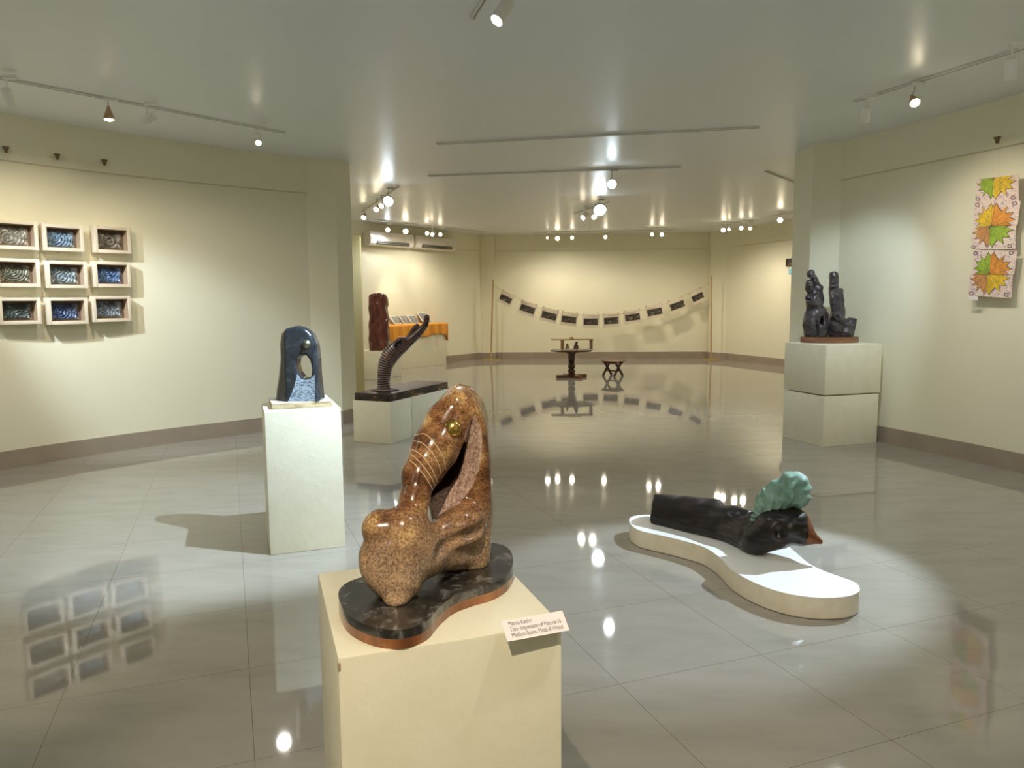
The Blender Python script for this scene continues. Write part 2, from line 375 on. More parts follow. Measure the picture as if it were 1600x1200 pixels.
# far wall
for u, v, t, kd, pw, lb, kk in (
  (855, 371, (.4, 19.6, 1.6), 'can', 26, 'dim thin spotlight at the left end of the far track', .7),
  (871, 372, (1.0, 19.6, 1.3), 'bulb', 42, 'brightest bulb lamp on the far track, second from its left end', 1.4),
  (894, 371, (1.7, 19.6, 1.3), 'bulb', 28, 'third bulb lamp from the left on the far track', 1.05),
  (946, 370, (2.6, 19.5, 1.3), 'bulb', 30, 'bulb lamp alone in the middle of the far track', 1.1),
  (1019, 366, (3.7, 19.5, 1.4), 'bulb', 28, 'left lamp of the pair at the right end of the far track', 1.0),
  (1034, 366, (4.5, 19.4, 1.3), 'bulb', 28, 'right lamp of the pair at the right end of the far track', 1.1)):
    lamp(u, v, 3.04, t, kd, lb, WARM, pw, 64, .9, aim=(onz(u, v, 3.04).x*.5+.2, 10, .8), k=kk)
for u, v, t, kd, pw, lb, kk in (
  (1130, 359, (5.1, 19.0, 1.2), 'bulb', 26, 'leftmost bulb lamp on the track by the far right pier', 1.2),
  (1139, 358, (5.6, 18.2, 1.5), 'bulb', 16, 'small dim bulb lamp second on the track by the far right pier', .8),
  (1158, 356, (5.8, 17.6, 1.4), 'bulb', 26, 'third lamp, a bulb, on the track by the far right pier', 1.1),
  (1172, 356, (6.1, 16.9, 1.3), 'can', 30, 'cylinder spotlight glowing beside the third bulb by the far right pier', 1.0),
  (1219, 343, (6.4, 15.8, 1.3), 'bulb', 28, 'bulb lamp alone nearest the right pier on the far right track', 1.3)):
    lamp(u, v, 3.04, t, kd, lb, WARM, pw, 64, .9, aim=(onz(u, v, 3.04).x*.6, 9, .6), k=kk)
# middle of the hall
lamp(956, 287, 3.0, (-1.0, 8.3, .4), 'disc', 'round white floodlight hanging from the farther crossing track', COOL, 170, 44, .7, lens='cool', aim=(.9, 4, .5), k=.75)
lamp(914, 337, 3.02, (1.2, 14.5, .5), 'can', 'white cylinder spotlight left of the oval flood lamp', NEUT, 20, 60, .8, aim=(.4, 12.5, 2.2), k=1.3)
lamp(928, 338, 3.0, (1.9, 14.9, .3), 'bulb', 'small warm bulb under the oval flood lamp', WARM, 14, 70, .8, aim=(1.3, 10, 1), k=1.2)
lamp(937, 326, 3.03, (2.5, 8.9, 0), 'disc', 'oval white flood lamp over the far table and stool', COOL, 200, 40, .8, lens='cool', aim=(1.4, 6, -2), k=1.4)
# out of frame: two lamps inferred from shadows, the rest added for fill
OFF = iter(['white cylinder spotlight beyond the left edge, throwing cool light on the framed reliefs', 'white cylinder spotlight above the viewer, lighting the brown marble sculpture',
            'added unseen fill spotlight overhead at the right, above the bare floor', 'added unseen fill spotlight beside the right wall, nearer than the leaf prints', 'added unseen fill spotlight beside the left wall, nearer than the reliefs',
            'added unseen fill spotlight behind the viewer at the left', 'added unseen fill spotlight behind the viewer at the right', 'added unseen fill spotlight in the side bay hidden by the right pier', 'added unseen fill spotlight in the side bay hidden by the left pier'])
def off_lamp(pos, target, col, power, size, blend=.8, rad=.03, lens='warm'):
    h = Vector(pos); lamp(0, 0, 0, target, 'can', next(OFF), col, power, size, blend, lens=lens, rad=rad, pos=pos)
off_lamp((-4.30, 5.30, 3.02), (-3.7, 7.75, 1.0), COOL, 260, 48, .8, .015, 'cool')
off_lamp((-.40, -.35, 3.02), (-.15, 1.6, 1.0), WARM, 150, 46, .6, .02)
off_lamp((.9, 1.2, 3.02), (1.6, 3.0, 0), NEUT, 30, 100, 1)  # from here on, unseen fill lamps added to brighten the hall
off_lamp((2.8, 1.5, 3.02), (4.4, 4.8, 1.4), NEUT, 40, 90, 1)
off_lamp((-3.4, 2.0, 3.02), (-4.6, 4.5, 1.2), NEUT, 60, 90, 1)
off_lamp((-2.0, -1.0, 3.02), (-3.0, -2.6, 1.2), NEUT, 60, 100, 1)
off_lamp((2.0, -1.0, 3.02), (3.0, -2.6, 1.2), NEUT, 60, 100, 1)
off_lamp((5.2, 12.6, 3.02), (6.4, 12.8, 1.2), WARM, 50, 90, 1)  # unseen fill added in both side bays
off_lamp((-4.2, 12.2, 3.02), (-5.0, 13.0, 1.2), WARM, 50, 90, 1)
# ------------------------------------------------------------------ implicit sculpting helpers
def smin(a, b, k):
    h = np.clip(.5+.5*(b-a)/k, 0, 1); return b*(1-h)+a*h-k*h*(1-h)
def smax(a, b, k): return -smin(-a, -b, k)
def s_cone(P, a, b, r1, r2):
    a = np.array(a, float); b = np.array(b, float); ab = b-a
    t = np.clip(((P-a)@ab)/(ab@ab), 0, 1)
    return np.linalg.norm(P-a-t[..., None]*ab, axis=-1)-(r1+(r2-r1)*t)
def s_ell(P, c, r, rot=None):
    q = P-np.array(c, float)
    if rot is not None: q = q@np.array(rot.to_3x3() if hasattr(rot, 'to_3x3') else rot)
    r = np.array(r, float); k0 = np.linalg.norm(q/r, axis=-1); k1 = np.linalg.norm(q/(r*r), axis=-1)+1e-9
    return k0*(k0-1)/k1
def s_box(P, c, h, rot=None, rd=.01):
    q = P-np.array(c, float)
    if rot is not None: q = q@np.array(rot.to_3x3())
    q = np.abs(q)-(np.array(h)-rd)
    return np.linalg.norm(np.maximum(q, 0), axis=-1)+np.minimum(q.max(-1), 0)-rd
def s_poly(X, Z, poly):
    p = np.array(poly, float); d = np.full(X.shape, 1e9); s = np.ones(X.shape)
    n = len(p)
    for i in range(n):
        a = p[i]; b = p[i-1]; e = b-a; wx = X-a[0]; wz = Z-a[1]
        t = np.clip((wx*e[0]+wz*e[1])/(e@e), 0, 1)
        d = np.minimum(d, (wx-e[0]*t)**2+(wz-e[1]*t)**2)
        c1 = Z >= a[1]; c2 = Z < b[1]; c3 = e[0]*wz > e[1]*wx
        s = np.where((c1 & c2 & c3) | (~c1 & ~c2 & ~c3), -s, s)
    return s*np.sqrt(d)
def d_line(X, Z, pl):
    d = np.full(X.shape, 1e9)
    for a, b in zip(pl, pl[1:]):
        a = np.array(a, float); e = np.array(b, float)-a; wx = X-a[0]; wz = Z-a[1]
        t = np.clip((wx*e[0]+wz*e[1])/(e@e), 0, 1); d = np.minimum(d, np.hypot(wx-e[0]*t, wz-e[1]*t))
    return d
def wob(P, f, s=0.0):
    x, y, z = P[..., 0]*f, P[..., 1]*f, P[..., 2]*f
    return (np.sin(x+1.7*np.sin(y*.9+s)+s)+np.sin(y*1.3+1.5*np.sin(z*1.1+s*2))+np.sin(z*1.2+1.6*np.sin(x*.8-s)))/3
def carve(name, fn, lo, hi, vox, mats, pick=None, root=None, angle=60):
    """mesh the zero level of fn over the box lo..hi"""
    import openvdb
    lo = np.array(lo, float); hi = np.array(hi, float); n = np.ceil((hi-lo)/vox).astype(int)+1
    ax = [lo[i]+np.arange(n[i])*vox for i in range(3)]
    D = np.empty(tuple(n), np.float32)
    for i0 in range(0, n[0], 24):
        G = np.stack(np.meshgrid(ax[0][i0:i0+24], ax[1], ax[2], indexing='ij'), -1)
        D[i0:i0+24] = fn(G)
    D[0] = D[-1] = 1; D[:, 0] = 1; D[:, -1] = 1; D[:, :, 0] = 1; D[:, :, -1] = 1
    g = openvdb.FloatGrid(1.0); g.copyFromArray(D)
    pts, quads = g.convertToQuads(isovalue=0.0)
    pts = pts.astype(float)*vox+lo
    me = bpy.data.meshes.new(name)
    me.from_pydata([], [], [])
    nq = len(quads)
    me.vertices.add(len(pts)); me.vertices.foreach_set('co', pts.ravel())
    me.loops.add(nq*4); me.loops.foreach_set('vertex_index', quads[:, ::-1].ravel().astype(np.int32))
    me.polygons.add(nq); me.polygons.foreach_set('loop_start', np.arange(0, nq*4, 4, dtype=np.int32))
    me.update(calc_edges=True); me.validate()
    for q in mats: me.materials.append(q)
    bm = bmesh.new(); bm.from_mesh(me)
    bmesh.ops.recalc_face_normals(bm, faces=bm.faces)
    bmesh.ops.smooth_vert(bm, verts=bm.verts, factor=.5, use_axis_x=True, use_axis_y=True, use_axis_z=True)
    bm.to_mesh(me); bm.free()
    if pick is not None:
        c = np.empty(len(me.polygons)*3); me.polygons.foreach_get('center', c)
        nn = np.empty(len(me.polygons)*3); me.polygons.foreach_get('normal', nn)
        me.polygons.foreach_set('material_index', pick(c.reshape(-1, 3), nn.reshape(-1, 3)).astype(np.int32))
    me.polygons.foreach_set('use_smooth', [True]*len(me.polygons)); me.update()
    o = place(name, me)
    if root: part(o, root)
    return o
def march(fn, u, v, y0, y1, n=400):
    """first point of the sight line inside fn"""
    Y = np.linspace(y0, y1, n); d = ray(u, v); P = np.stack([d.x/d.y*Y, Y, EYE+d.z/d.y*Y], -1)
    s = fn(P); i = np.argmax(s < 0)
    return Vector(P[i]) if (s < 0).any() else None

# ------------------------------------------------------------------ plinths
WP = MAT['white_paint']
def worn_box(mb, c, size, rz): return mb.box(c, size, rz, bev=.006)
R1 = math.radians(18.7)
c1_ = Vector((-.183, 1.567, 0))
def chip_mat():
    return mat('bare_plaster_chip', (.42, .31, .22), .8)
def plinth(name, c, size, rz, z0, label, group='cream painted plinths'):
    r = empty(name, (c[0], c[1], z0), rz, label, 'plinth', group)
    b = MB(); b.box((0, 0, size[2]/2), size, bev=.006); b.build('box', WP, r)
    return r
pl1 = plinth('plinth', c1_, (.433, .455, .868), R1, 0, 'tall cream plinth nearest the camera carrying the brown marble sculpture')
b = MB(); fx, fy = -.2165, -.2275
b.box((fx+.003, fy+.002, .851), (.006, .005, .016), .3, bev=.002)
b.build('corner_chip', chip_mat(), pl1)
F2 = onz(418.7, 647, .868); G2 = onz(533, 642, .868)
R2 = math.radians(20.5)
c2_ = Vector((-1.225, 4.4, 0)) 
ux = Vector((math.cos(R2), math.sin(R2), 0)); uy = Vector((-math.sin(R2), math.cos(R2), 0))
c2_ = Vector((-1.452, 4.36, 0)) + ux*.221 + uy*.221
pl2 = plinth('plinth', c2_, (.442, .442, .866), R2, 0, 'tall cream plinth in front of the left wall under the dark hooded stone')
# ------------------------------------------------------------------ foreground marble
def p1(a, b): return (480+a/2.6667, 580+b/2.6667)
mw = MAT['slab_wood'] = mat('polished_brown_wood_edge', (.26, .10, .035), .22, coat=.4)
n_ = nz(mw, 'noise', 14, 5, .6, vec=(1, 1, .25)); ramp(mw, n_, [(.3, (.08, .025, .008)), (.5, (.24, .085, .03)), (.75, (.40, .17, .06))])
mk = MAT['slab_top'] = mat('burnt_black_wood_top', (.02, .018, .015), .25, coat=.5)
n_ = nz(mk, 'noise', 22, 6, .7, dist=.6); ramp(mk, n_, [(.35, (.010, .009, .008)), (.52, (.026, .024, .022)), (.66, (.15, .145, .14))]); bump(mk, n_, .15, .004)
ZS, ZB = .905, .868; KS = (EYE-.905)/(EYE-.925); EYEV = np.array([0, 0, EYE])
out_px = [(130, 935), (150, 892), (212, 862), (320, 835), (450, 800), (560, 765), (660, 728), (770, 714), (838, 738), (858, 790), (835, 845), (770, 885), (690, 908), (610, 938), (550, 985), (500, 1040), (430, 1070), (350, 1078), (250, 1058), (165, 1010)]
base_out = closed_spline([onz(*p1(*q), ZS).xy for q in out_px], 5)
mar = empty('marble_sculpture', (c1_.x+.03, c1_.y-.02, ZB), 0, 'polished brown mottled marble sculpture on a dark peanut-shaped slab, nearest the camera', 'sculpture')
b = MB(); b.mi = 1; b.prism(base_out, ZB, ZB+.019)
b.mi = 0; b.prism(base_out, ZB+.019, ZS, bev=.002)
part(b.build('wooden_slab', [mk, mw]), mar)
mm = MAT['marble'] = mat('brown_mottled_marble', (.4, .25, .12), .20, spec=.45)
nA = nz(mm, 'noise', 11, 5, .6, dist=.4); nB = nz(mm, 'noise', 190, 5, .8); nC = nz(mm, 'noise', 5, 3, .5)
big = ramp(mm, nA, [(.36, (.085, .034, .015)), (.46, (.20, .095, .042)), (.56, (.34, .19, .085)), (.66, (.64, .44, .19))], None)
fine = ramp(mm, nB, [(.38, (.12, .08, .06)), (.49, (.70, .62, .56)), (.62, (1.30, 1.22, 1.1))], None)
tc_ = mm.node_tree.nodes.new('ShaderNodeTexCoord'); sp = mm.node_tree.nodes.new('ShaderNodeSeparateXYZ'); mm.node_tree.links.new(tc_.outputs['Object'], sp.inputs[0])
nadd = mm.node_tree.nodes.new('ShaderNodeMath'); nadd.operation = 'MULTIPLY_ADD'; mm.node_tree.links.new(nC, nadd.inputs[0]); nadd.inputs[1].default_value = .22; mm.node_tree.links.new(sp.outputs[2], nadd.inputs[2])
zr = ramp(mm, nadd.outputs[0], [(.19, .60), (.32, 0.0)], None)
base_ = mix(mm, zr, big, (.58, .45, .32), None)
mix(mm, .80, base_, fine, 'Base Color', 'MULTIPLY')
mr = MAT['marble_rough'] = mat('rough_pinkish_cut_and_lit_ridge', (.5, .36, .28), .8)
nB = nz(mr, 'noise', 150, 4, .8); ramp(mr, nB, [(.35, (.13, .07, .05)), (.5, (.40, .26, .20)), (.65, (.62, .47, .40))]); bump(mr, nB, .6, .003)
def W(a, b, Y): return np.array(at(*p1(a, b), Y))
def XZ(pts, Y): return [(at(*p1(a, b), Y).x, at(*p1(a, b), Y).z) for a, b in pts]
slab_poly = XZ([(470, 300), (520, 190), (570, 110), (622, 66), (680, 80), (725, 130), (752, 220), (764, 340), (770, 500), (772, 640), (765, 760), (740, 830), (660, 870), (600, 850), (560, 790), (540, 700), (520, 560)], 1.64)
slot_out = XZ([(700, 182), (722, 240), (728, 320), (714, 410), (686, 480), (636, 540), (566, 585), (505, 625)], 1.58)
slot_poly = slot_out + XZ([(490, 590), (505, 520), (560, 450), (618, 372), (652, 285), (676, 215)], 1.58)
neck = [W(640, 140, 1.640), W(585, 215, 1.605), W(530, 320, 1.565), W(470, 430, 1.525), W(445, 540, 1.490), W(430, 640, 1.465)]
nr = [.040, .046, .047, .036, .028, .034]
def f_marble(P):
    X, Y, Z = P[..., 0], P[..., 1], P[..., 2]
    d2 = s_poly(X, Z, slab_poly)
    yc, hw = 1.655, .075
    dy = np.abs(Y-yc)-hw+.02
    qx = np.maximum(d2+.03, 0); qy = np.maximum(dy, 0)
    d = np.sqrt(qx**2+qy**2)+np.minimum(np.maximum(d2+.03, dy), 0)-.03
    # carved slot in the slab, sloping from the right lip down to the deep left side
    sp2 = s_poly(X, Z, slot_poly); dr = d_line(X, Z, slot_out)
    Yc = 1.572+np.minimum(dr*.75+np.maximum(dr-.034, 0)*3.2, .105)
    d = smax(d, -np.maximum(sp2, Y-Yc), .004)
    for i in range(5):
        c = s_cone(P, neck[i], neck[i+1], nr[i], nr[i+1])
        d = smin(d, c, .018 if i < 1 else .012)
    bust = s_cone(P, W(385, 765, 1.455), W(380, 865, 1.43), .070, .048)
    bust = smin(bust, s_cone(P, W(380, 860, 1.43), W(374, 945, 1.40), .049, .025), .008)
    bust = smin(bust, s_cone(P, W(374, 945, 1.40), W(371, 972, 1.385), .025, .012), .004)
    bust = smin(bust, s_ell(P, W(300, 800, 1.445), (.036, .045, .040)), .04)
    bust = smin(bust, s_ell(P, W(308, 655, 1.45), (.038, .045, .038)), .010)
    bust = smin(bust, s_cone(P, W(405, 660, 1.45), W(470, 760, 1.48), .046, .052), .018)
    arm = s_cone(P, W(480, 720, 1.50), W(645, 640, 1.56), .042, .046)
    arm = smin(arm, s_cone(P, W(645, 640, 1.56), W(692, 575, 1.59), .044, .028), .02)
    arm = smin(arm, s_cone(P, W(520, 780, 1.50), W(640, 760, 1.58), .030, .034), .02)
    arm = smax(arm, -np.maximum(sp2+.004, Y-Yc), .01)
    d = smin(d, smin(bust, arm, .02), .016)
    # crease under the arm
    d = smax(d, -s_cone(P, W(535, 750, 1.455), W(725, 650, 1.545), .010, .012), .012)
    return np.maximum(d, .924-Z)
f_marble_u = f_marble
def f_marble(P): return f_marble_u(EYEV+(P-EYEV)/KS)*KS
lo = np.array([-.43, 1.36, .88]); hi = np.array([.06, 1.88, 1.37])
def pick_marble(c, n):
    c = EYEV+(c-EYEV)/KS
    sp2 = s_poly(c[:, 0], c[:, 2], slot_poly); dr = d_line(c[:, 0], c[:, 2], slot_out)
    return ((sp2 < .001) & (dr < .036) & (n[:, 1] < .6) & (c[:, 1] > 1.55)) | ((c[:, 2] < 1.01) & (c[:, 2] > .93) & (c[:, 1] > 1.53) & (c[:, 1] < 1.60) & (np.abs(c[:, 0]-W(640, 800, 1.57)[0]) < .012))  # slot, plus a narrow lit ridge low on the slab painted paler
carve('stone_body', f_marble, lo, hi, .0032, [mm, mr], pick_marble, mar)
# fine pale carved lines across the neck
s = MB()
for q in ([(448, 268), (490, 262), (530, 300), (562, 350), (578, 410)], [(440, 290), (480, 300), (520, 340), (548, 390), (560, 440)], [(434, 325), (470, 345), (505, 385), (530, 430), (545, 472)],
          [(432, 345), (460, 370), (495, 410), (520, 450), (534, 485)], [(428, 372), (455, 395), (485, 430), (508, 465), (522, 495)], [(655, 290), (640, 350), (610, 410), (575, 450)]):
    pts = []
    for a in spline([Vector((x, y, 0)) for x, y in q], 6):
        h = march(f_marble, *p1(a.x, a.y), 1.35, 1.9, 900)
        if h and (not pts or (h-pts[-1]).length < .02): pts.append(h)
    if len(pts) > 3: s.tube(pts, .0011, 6)
part(s.build('carved_lines', mat('pale_cut_line', (.62, .44, .27), .6)), mar)
e = march(f_marble, *p1(604, 236), 1.35, 1.9, 900)
mb_ = MAT['brass'] = mat('polished_brass', (.62, .42, .12), .22, 1.0)
s = MB(); dd = Vector((-.12, -.92, .25)).normalized(); R = .0200
s.lathe([(R, -.006), (R, 0), (R*.92, .004), (R*.7, .008), (R*.35, .011), (.0005, .012)], e+dd*-.001, 28, dd); part(s.build('brass_disc', mb_), mar)
# caption card
cc = [onz(793, 1003, .864), onz(890, 985, .864), None, onz(783, 971, .891)]; cc[2] = cc[1]+cc[3]-cc[0]
card = empty('caption_card', sum(cc, Vector())/4, 0, 'white printed caption card on the front right edge of the nearest plinth', 'card', 'caption cards')
mp_ = MAT['paper'] = mat('white_paper', (.82, .78, .78), .6)
s = MB(); up = Vector((0, 0, .0006)); V_ = [s.bm.verts.new(q) for q in cc] + [s.bm.verts.new(q+up) for q in cc]
for f in ((0, 1, 2, 3), (7, 6, 5, 4), (0, 4, 5, 1), (1, 5, 6, 2), (2, 6, 7, 3), (3, 7, 4, 0)): s.bm.faces.new([V_[i] for i in f])
part(s.build('sheet', mp_, smooth=False), card)
def text_mesh(txt, size, mat_, origin, xdir, ydir, name, root):
    cu = bpy.data.curves.new(name, 'FONT'); cu.body = txt; cu.size = size; cu.space_line = .95; cu.extrude = 0
    t = bpy.data.objects.new('tmp', cu); COL.objects.link(t); bpy.context.view_layer.update()
    me = bpy.data.meshes.new_from_object(t.evaluated_get(bpy.context.evaluated_depsgraph_get()))
    bpy.data.objects.remove(t)
    x = xdir.normalized(); z = x.cross(ydir).normalized(); y = z.cross(x)
    T = Matrix((x, y, z)).transposed().to_4x4(); T.translation = origin+z*.0006
    me.transform(T @ Matrix.Diagonal((.86, 1.25, 1, 1))); me.materials.clear(); me.materials.append(mat_); o = place(name, me)
    return part(o, root)
ink = mat('grey_ink', (.16, .14, .16), .7)
xd = cc[1]-cc[0]; yd = cc[3]-cc[0]
text_mesh('Mamta Keshri\nTitle- Impression of Nature-16\nMedium-Stone, Metal & Wood', .0100, ink, cc[0]+up+xd*.09+yd*.70, xd, yd, 'lettering', card)
# ------------------------------------------------------------------ dark hooded stone on the second plinth
def p2(a, b): return (400+a/4, 440+b/4)
Zb2 = .866; Zt2 = .904
brd = empty('square_board', (c2_.x+.0, c2_.y+.01, Zb2), R2, 'pale square board under the dark hooded stone', 'board')
b = MB(); b.box((0, 0, .019), (.355, .32, .038), bev=.004); 
mbd = mat('board_top_paint', (.74, .76, .72), .5); mbe = mat('bare_board_edge', (.5, .4, .24), .6)
n_ = nz(mbe, 'noise', 30, 5, .6, vec=(.3, .3, 2)); ramp(mbe, n_, [(.35, (.22, .15, .07)), (.55, (.55, .45, .28)), (.7, (.62, .54, .38))])
o = b.build('panel', [mbd, mbe], brd)
for p in o.data.polygons:
    if abs(p.normal.z) < .5: p.material_index = 1
YP = 4.60
def W2(a, b, Y): return np.array(at(*p2(a, b), Y))
def XZ2(pts, Y): return [(at(*p2(a, b), Y).x, at(*p2(a, b), Y).z) for a, b in pts]
hood = XZ2([(98, 820), (112, 690), (132, 590), (146, 480), (140, 400), (155, 325), (195, 292), (265, 274), (320, 288), (362, 328), (388, 390), (398, 480), (400, 580), (408, 660), (414, 730), (420, 820)], YP)
hole = XZ2([(290, 462), (325, 460), (348, 490), (360, 540), (356, 585), (328, 606), (300, 598), (275, 565), (262, 520), (268, 480)], YP)
rough_p = XZ2([(275, 575), (320, 612), (360, 600), (382, 575), (388, 640), (390, 740), (330, 760), (215, 760), (245, 690), (265, 630)], YP)
def f_hood(P):
    X, Y, Z = P[..., 0], P[..., 1], P[..., 2]
    d2 = s_poly(X, Z, hood); 
    x0 = hood[0][0]; t = np.clip((X-x0)/.30, 0, 1)
    zt = np.clip((Z-Zt2)/.45, 0, 1)
    yf = YP-.075+.03*zt+np.where(t < .38, (.38-t)*.30, 0)     # front face turns back on the left flank
    yb = YP+.085-.03*zt
    dy = np.maximum(yf-Y, Y-yb)
    r = .028
    d = np.sqrt(np.maximum(d2+r, 0)**2+np.maximum(dy+r, 0)**2)+np.minimum(np.maximum(d2+r, dy+r), 0)-r
    h = s_poly(X, Z, hole)-.010*np.clip((YP-.02-Y)/.06, 0, 1)
    d = smax(d, -h, .012)
    # shallow dished rough patch
    rp = s_poly(X, Z, rough_p); d = smax(d, -np.maximum(rp, Y-(yf+.006)), .003)
    return np.maximum(d, Zt2-Z)
mh = mat('dark_blue_grey_polished_stone', (.03, .04, .055), .20, coat=.3)
n_ = nz(mh, 'noise', 10, 7, .7, dist=1.2); ramp(mh, n_, [(.3, (.010, .012, .016)), (.55, (.026, .033, .042)), (.78, (.09, .115, .14))])
mhr = mat('chiselled_pale_stone', (.25, .31, .38), .85)
n_ = nz(mhr, 'noise', 85, 3, .6, vec=(1, 1, 1.6)); ramp(mhr, n_, [(.38, (.09, .115, .15)), (.6, (.40, .48, .56))]); bump(mhr, n_, 1.0, .006)
hs = empty('hooded_stone_sculpture', (c2_.x-.03, YP, Zt2), 0, 'dark blue-grey hooded stone sculpture with an oval hole and metal knob', 'sculpture')
hx = [p[0] for p in hood]
carve('stone_body', f_hood, (min(hx)-.03, YP-.14, Zt2-.02), (max(hx)+.03, YP+.13, Zt2+.52), .0042, [mh, mhr],
      lambda c, n: (s_poly(c[:, 0], c[:, 2], rough_p) < .001) & (n[:, 1] < -.4) | ((c[:, 0] < hood[0][0]+.05) & (c[:, 2] > hood[5][1]) & (n[:, 0] < -.5)), hs)
e = march(f_hood, *p2(316, 390), 4.3, 4.8, 900); s = MB(); dd = Vector((.1, -.95, .1)).normalized()
s.lathe([(.026, -.012), (.0275, 0), (.024, .008), (.016, .014), (.008, .019), (.0055, .026), (.0005, .030)], e, 24, dd); part(s.build('metal_knob', mat('dull_bronze_knob', (.26, .25, .19), .38, .9)), hs)
# ------------------------------------------------------------------ snake plinth, board, coiled limb
Fc = Vector((-1.290, 7.875, 0)); dl = Vector((.395, .919, 0)); dw = Vector((-.919, .395, 0)); AS = math.atan2(dl.y, dl.x)-math.pi/2
def boxat(name, c, size, rz, z0, label): return plinth(name, c, size, rz, z0, label)
HB = .450
for (t0, t1, lb) in ((0, .44, 'low cream block under the burnt wooden board, nearer of the two'), (.446, 1.31, 'low cream block under the burnt wooden board, farther of the two')):
    c = Fc+dl*(t0+t1)/2+dw*.235
    boxat('plinth', c, (.47, t1-t0, HB), AS, 0, lb)
mbw = mat('burnt_wooden_board', (.08, .03, .015), .45)
n_ = nz(mbw, 'noise', 6, 7, .65, vec=(5, 1, 3)); ramp(mbw, n_, [(.35, (.012, .008, .006)), (.55, (.05, .02, .012)), (.75, (.15, .06, .03))]); bump(mbw, n_, .4, .006)
mbf = mat('scorched_board_edge', (.2, .1, .04), .5); n_ = nz(mbf, 'noise', 7, 6, .7, vec=(1, 1, 3)); ramp(mbf, n_, [(.40, (.010, .008, .006)), (.56, (.05, .03, .015)), (.64, (.42, .22, .08)), (.8, (.52, .32, .14))])
c = Fc+dl*.655+dw*.225
bd = empty('wooden_board', (c.x, c.y, HB), AS, 'long scorched dark wooden board with the coiled limb standing on it', 'board')
b = MB(); b.box((0, 0, .042), (.44, 1.30, .084), bev=.005); o = b.build('plank', [mbw, mbf], bd)
for p in o.data.polygons:
    if abs(p.normal.z) < .5: p.material_index = 1
YS = 8.22
def W3(a, b, Y=YS): return Vector(at(*p2(a, b), Y))
limb_px = [(800, 672, 40), (798, 610, 40), (806, 540, 45), (828, 480, 52), (868, 430, 52), (914, 398, 44), (958, 370, 31), (1008, 330, 23), (1047, 286, 20), (1066, 250, 18), (1069, 222, 17)]
zb3 = HB+.084
lp = [W3(a, b) for a, b, r in limb_px]; lr = [r*.00172 for a, b, r in limb_px]
dz = zb3+.0-lp[0].z
lp = [p+Vector((0, 0, dz if i == 0 else 0)) for i, p in enumerate(lp)]
lsp = spline([(p.x, p.y, p.z) for p in lp], 10); rsp = [q.x for q in spline([Vector((r, 0, 0)) for r in lr], 10)]
sn = empty('coiled_limb_sculpture', (lp[0].x, lp[0].y, zb3), 0, 'dark curved wooden limb wrapped in wire rings, rising from the burnt board', 'sculpture')
def f_limb(P):
    d = None
    for i in range(0, len(lsp)-1, 2):
        j = min(i+2, len(lsp)-1); c = s_cone(P, lsp[i], lsp[j], rsp[i], rsp[j]); d = c if d is None else np.minimum(d, c)
    d = smin(d, s_cone(P, W3(905, 375, YS-.01), W3(950, 362, YS), .050, .03), .02)
    kn = s_cone(P, W3(945, 352, YS+.01), W3(998, 305, YS+.02), .016, .052); kn = smin(kn, s_ell(P, W3(1006, 290, YS+.02), (.040, .04, .050)), .01); kn = np.maximum(kn, np.abs(P[..., 1]-YS-.01)-.03)
    kn = np.maximum(kn, -(s_ell(P, W3(1030, 262, YS+.0), (.020, .09, .028))))
    d = smin(d, kn, .008)
    d = smin(d, s_box(P, W3(1065, 245, YS+.01), (.016, .02, .045), Matrix.Rotation(-.2, 4, 'Y'), .006), .01)
    d = smax(d, -s_ell(P, W3(893, 388, YS-.075), (.048, .035, .030), Matrix.Rotation(-.6, 4, 'Y')), .008)
    d = d-.003*wob(P, 45, .4)
    return np.maximum(d, zb3-P[..., 2])
ml = mat('dark_reddish_limb_wood', (.12, .04, .025), .35, coat=.2)
n_ = nz(ml, 'noise', 9, 6, .65); ramp(ml, n_, [(.35, (.02, .010, .008)), (.52, (.08, .028, .018)), (.68, (.24, .085, .05))]); bump(ml, nz(ml, 'noise', 50, 4), .4, .006)
mhole = mat('black_hollow', (.008, .007, .008), .35)  # limb hole coloured near black throughout
hc_ = np.array(W3(893, 388, YS-.075))
xs = [p.x for p in lsp]; zs = [p.z for p in lsp]
carve('limb', f_limb, (min(xs)-.12, YS-.16, zb3-.02), (max(xs)+.08, YS+.16, max(zs)+.09), .0065, [ml, mhole],
      lambda c, n: s_ell(c, hc_, (.054, .041, .036), Matrix.Rotation(-.6, 4, 'Y')) < .002, sn)
# wire wound round it
s = MB(); ln = [0]
for a, b in zip(lsp, lsp[1:]): ln.append(ln[-1]+(b-a).length)
tot = ln[-1]; turns = 36; pts = []; N = turns*14
for k in range(N):
    L = tot*(.02+.90*k/N); i = max(j for j in range(len(ln)) if ln[j] <= L); i = min(i, len(lsp)-2); f = (L-ln[i])/(ln[i+1]-ln[i]+1e-9)
    c = lsp[i].lerp(lsp[i+1], f); r = rsp[i]*(1-f)+rsp[i+1]*f; t = (lsp[i+1]-lsp[i]).normalized()
    y = Vector((0, 1, 0)); x = y.cross(t).normalized(); ph = 2*math.pi*turns*k/N
    w_ = c+(x*math.cos(ph)+y*math.sin(ph))*(r+.0045)
    hole_ = s_ell(np.array([tuple(w_)]), hc_, (.052, .06, .036), Matrix.Rotation(-.6, 4, 'Y'))[0] < .004
    if hole_ or (L > tot*.52 and math.cos(ph) < -.1):
        if len(pts) > 3: s.tube(pts, .0036, 6)
        pts = []
    else: pts.append(w_)
if len(pts) > 3: s.tube(pts, .0036, 6)
mwi = mat('dull_wire', (.42, .37, .36), .35, .75)
part(s.build('wound_wire', mwi), sn)
s = MB(); pts = []
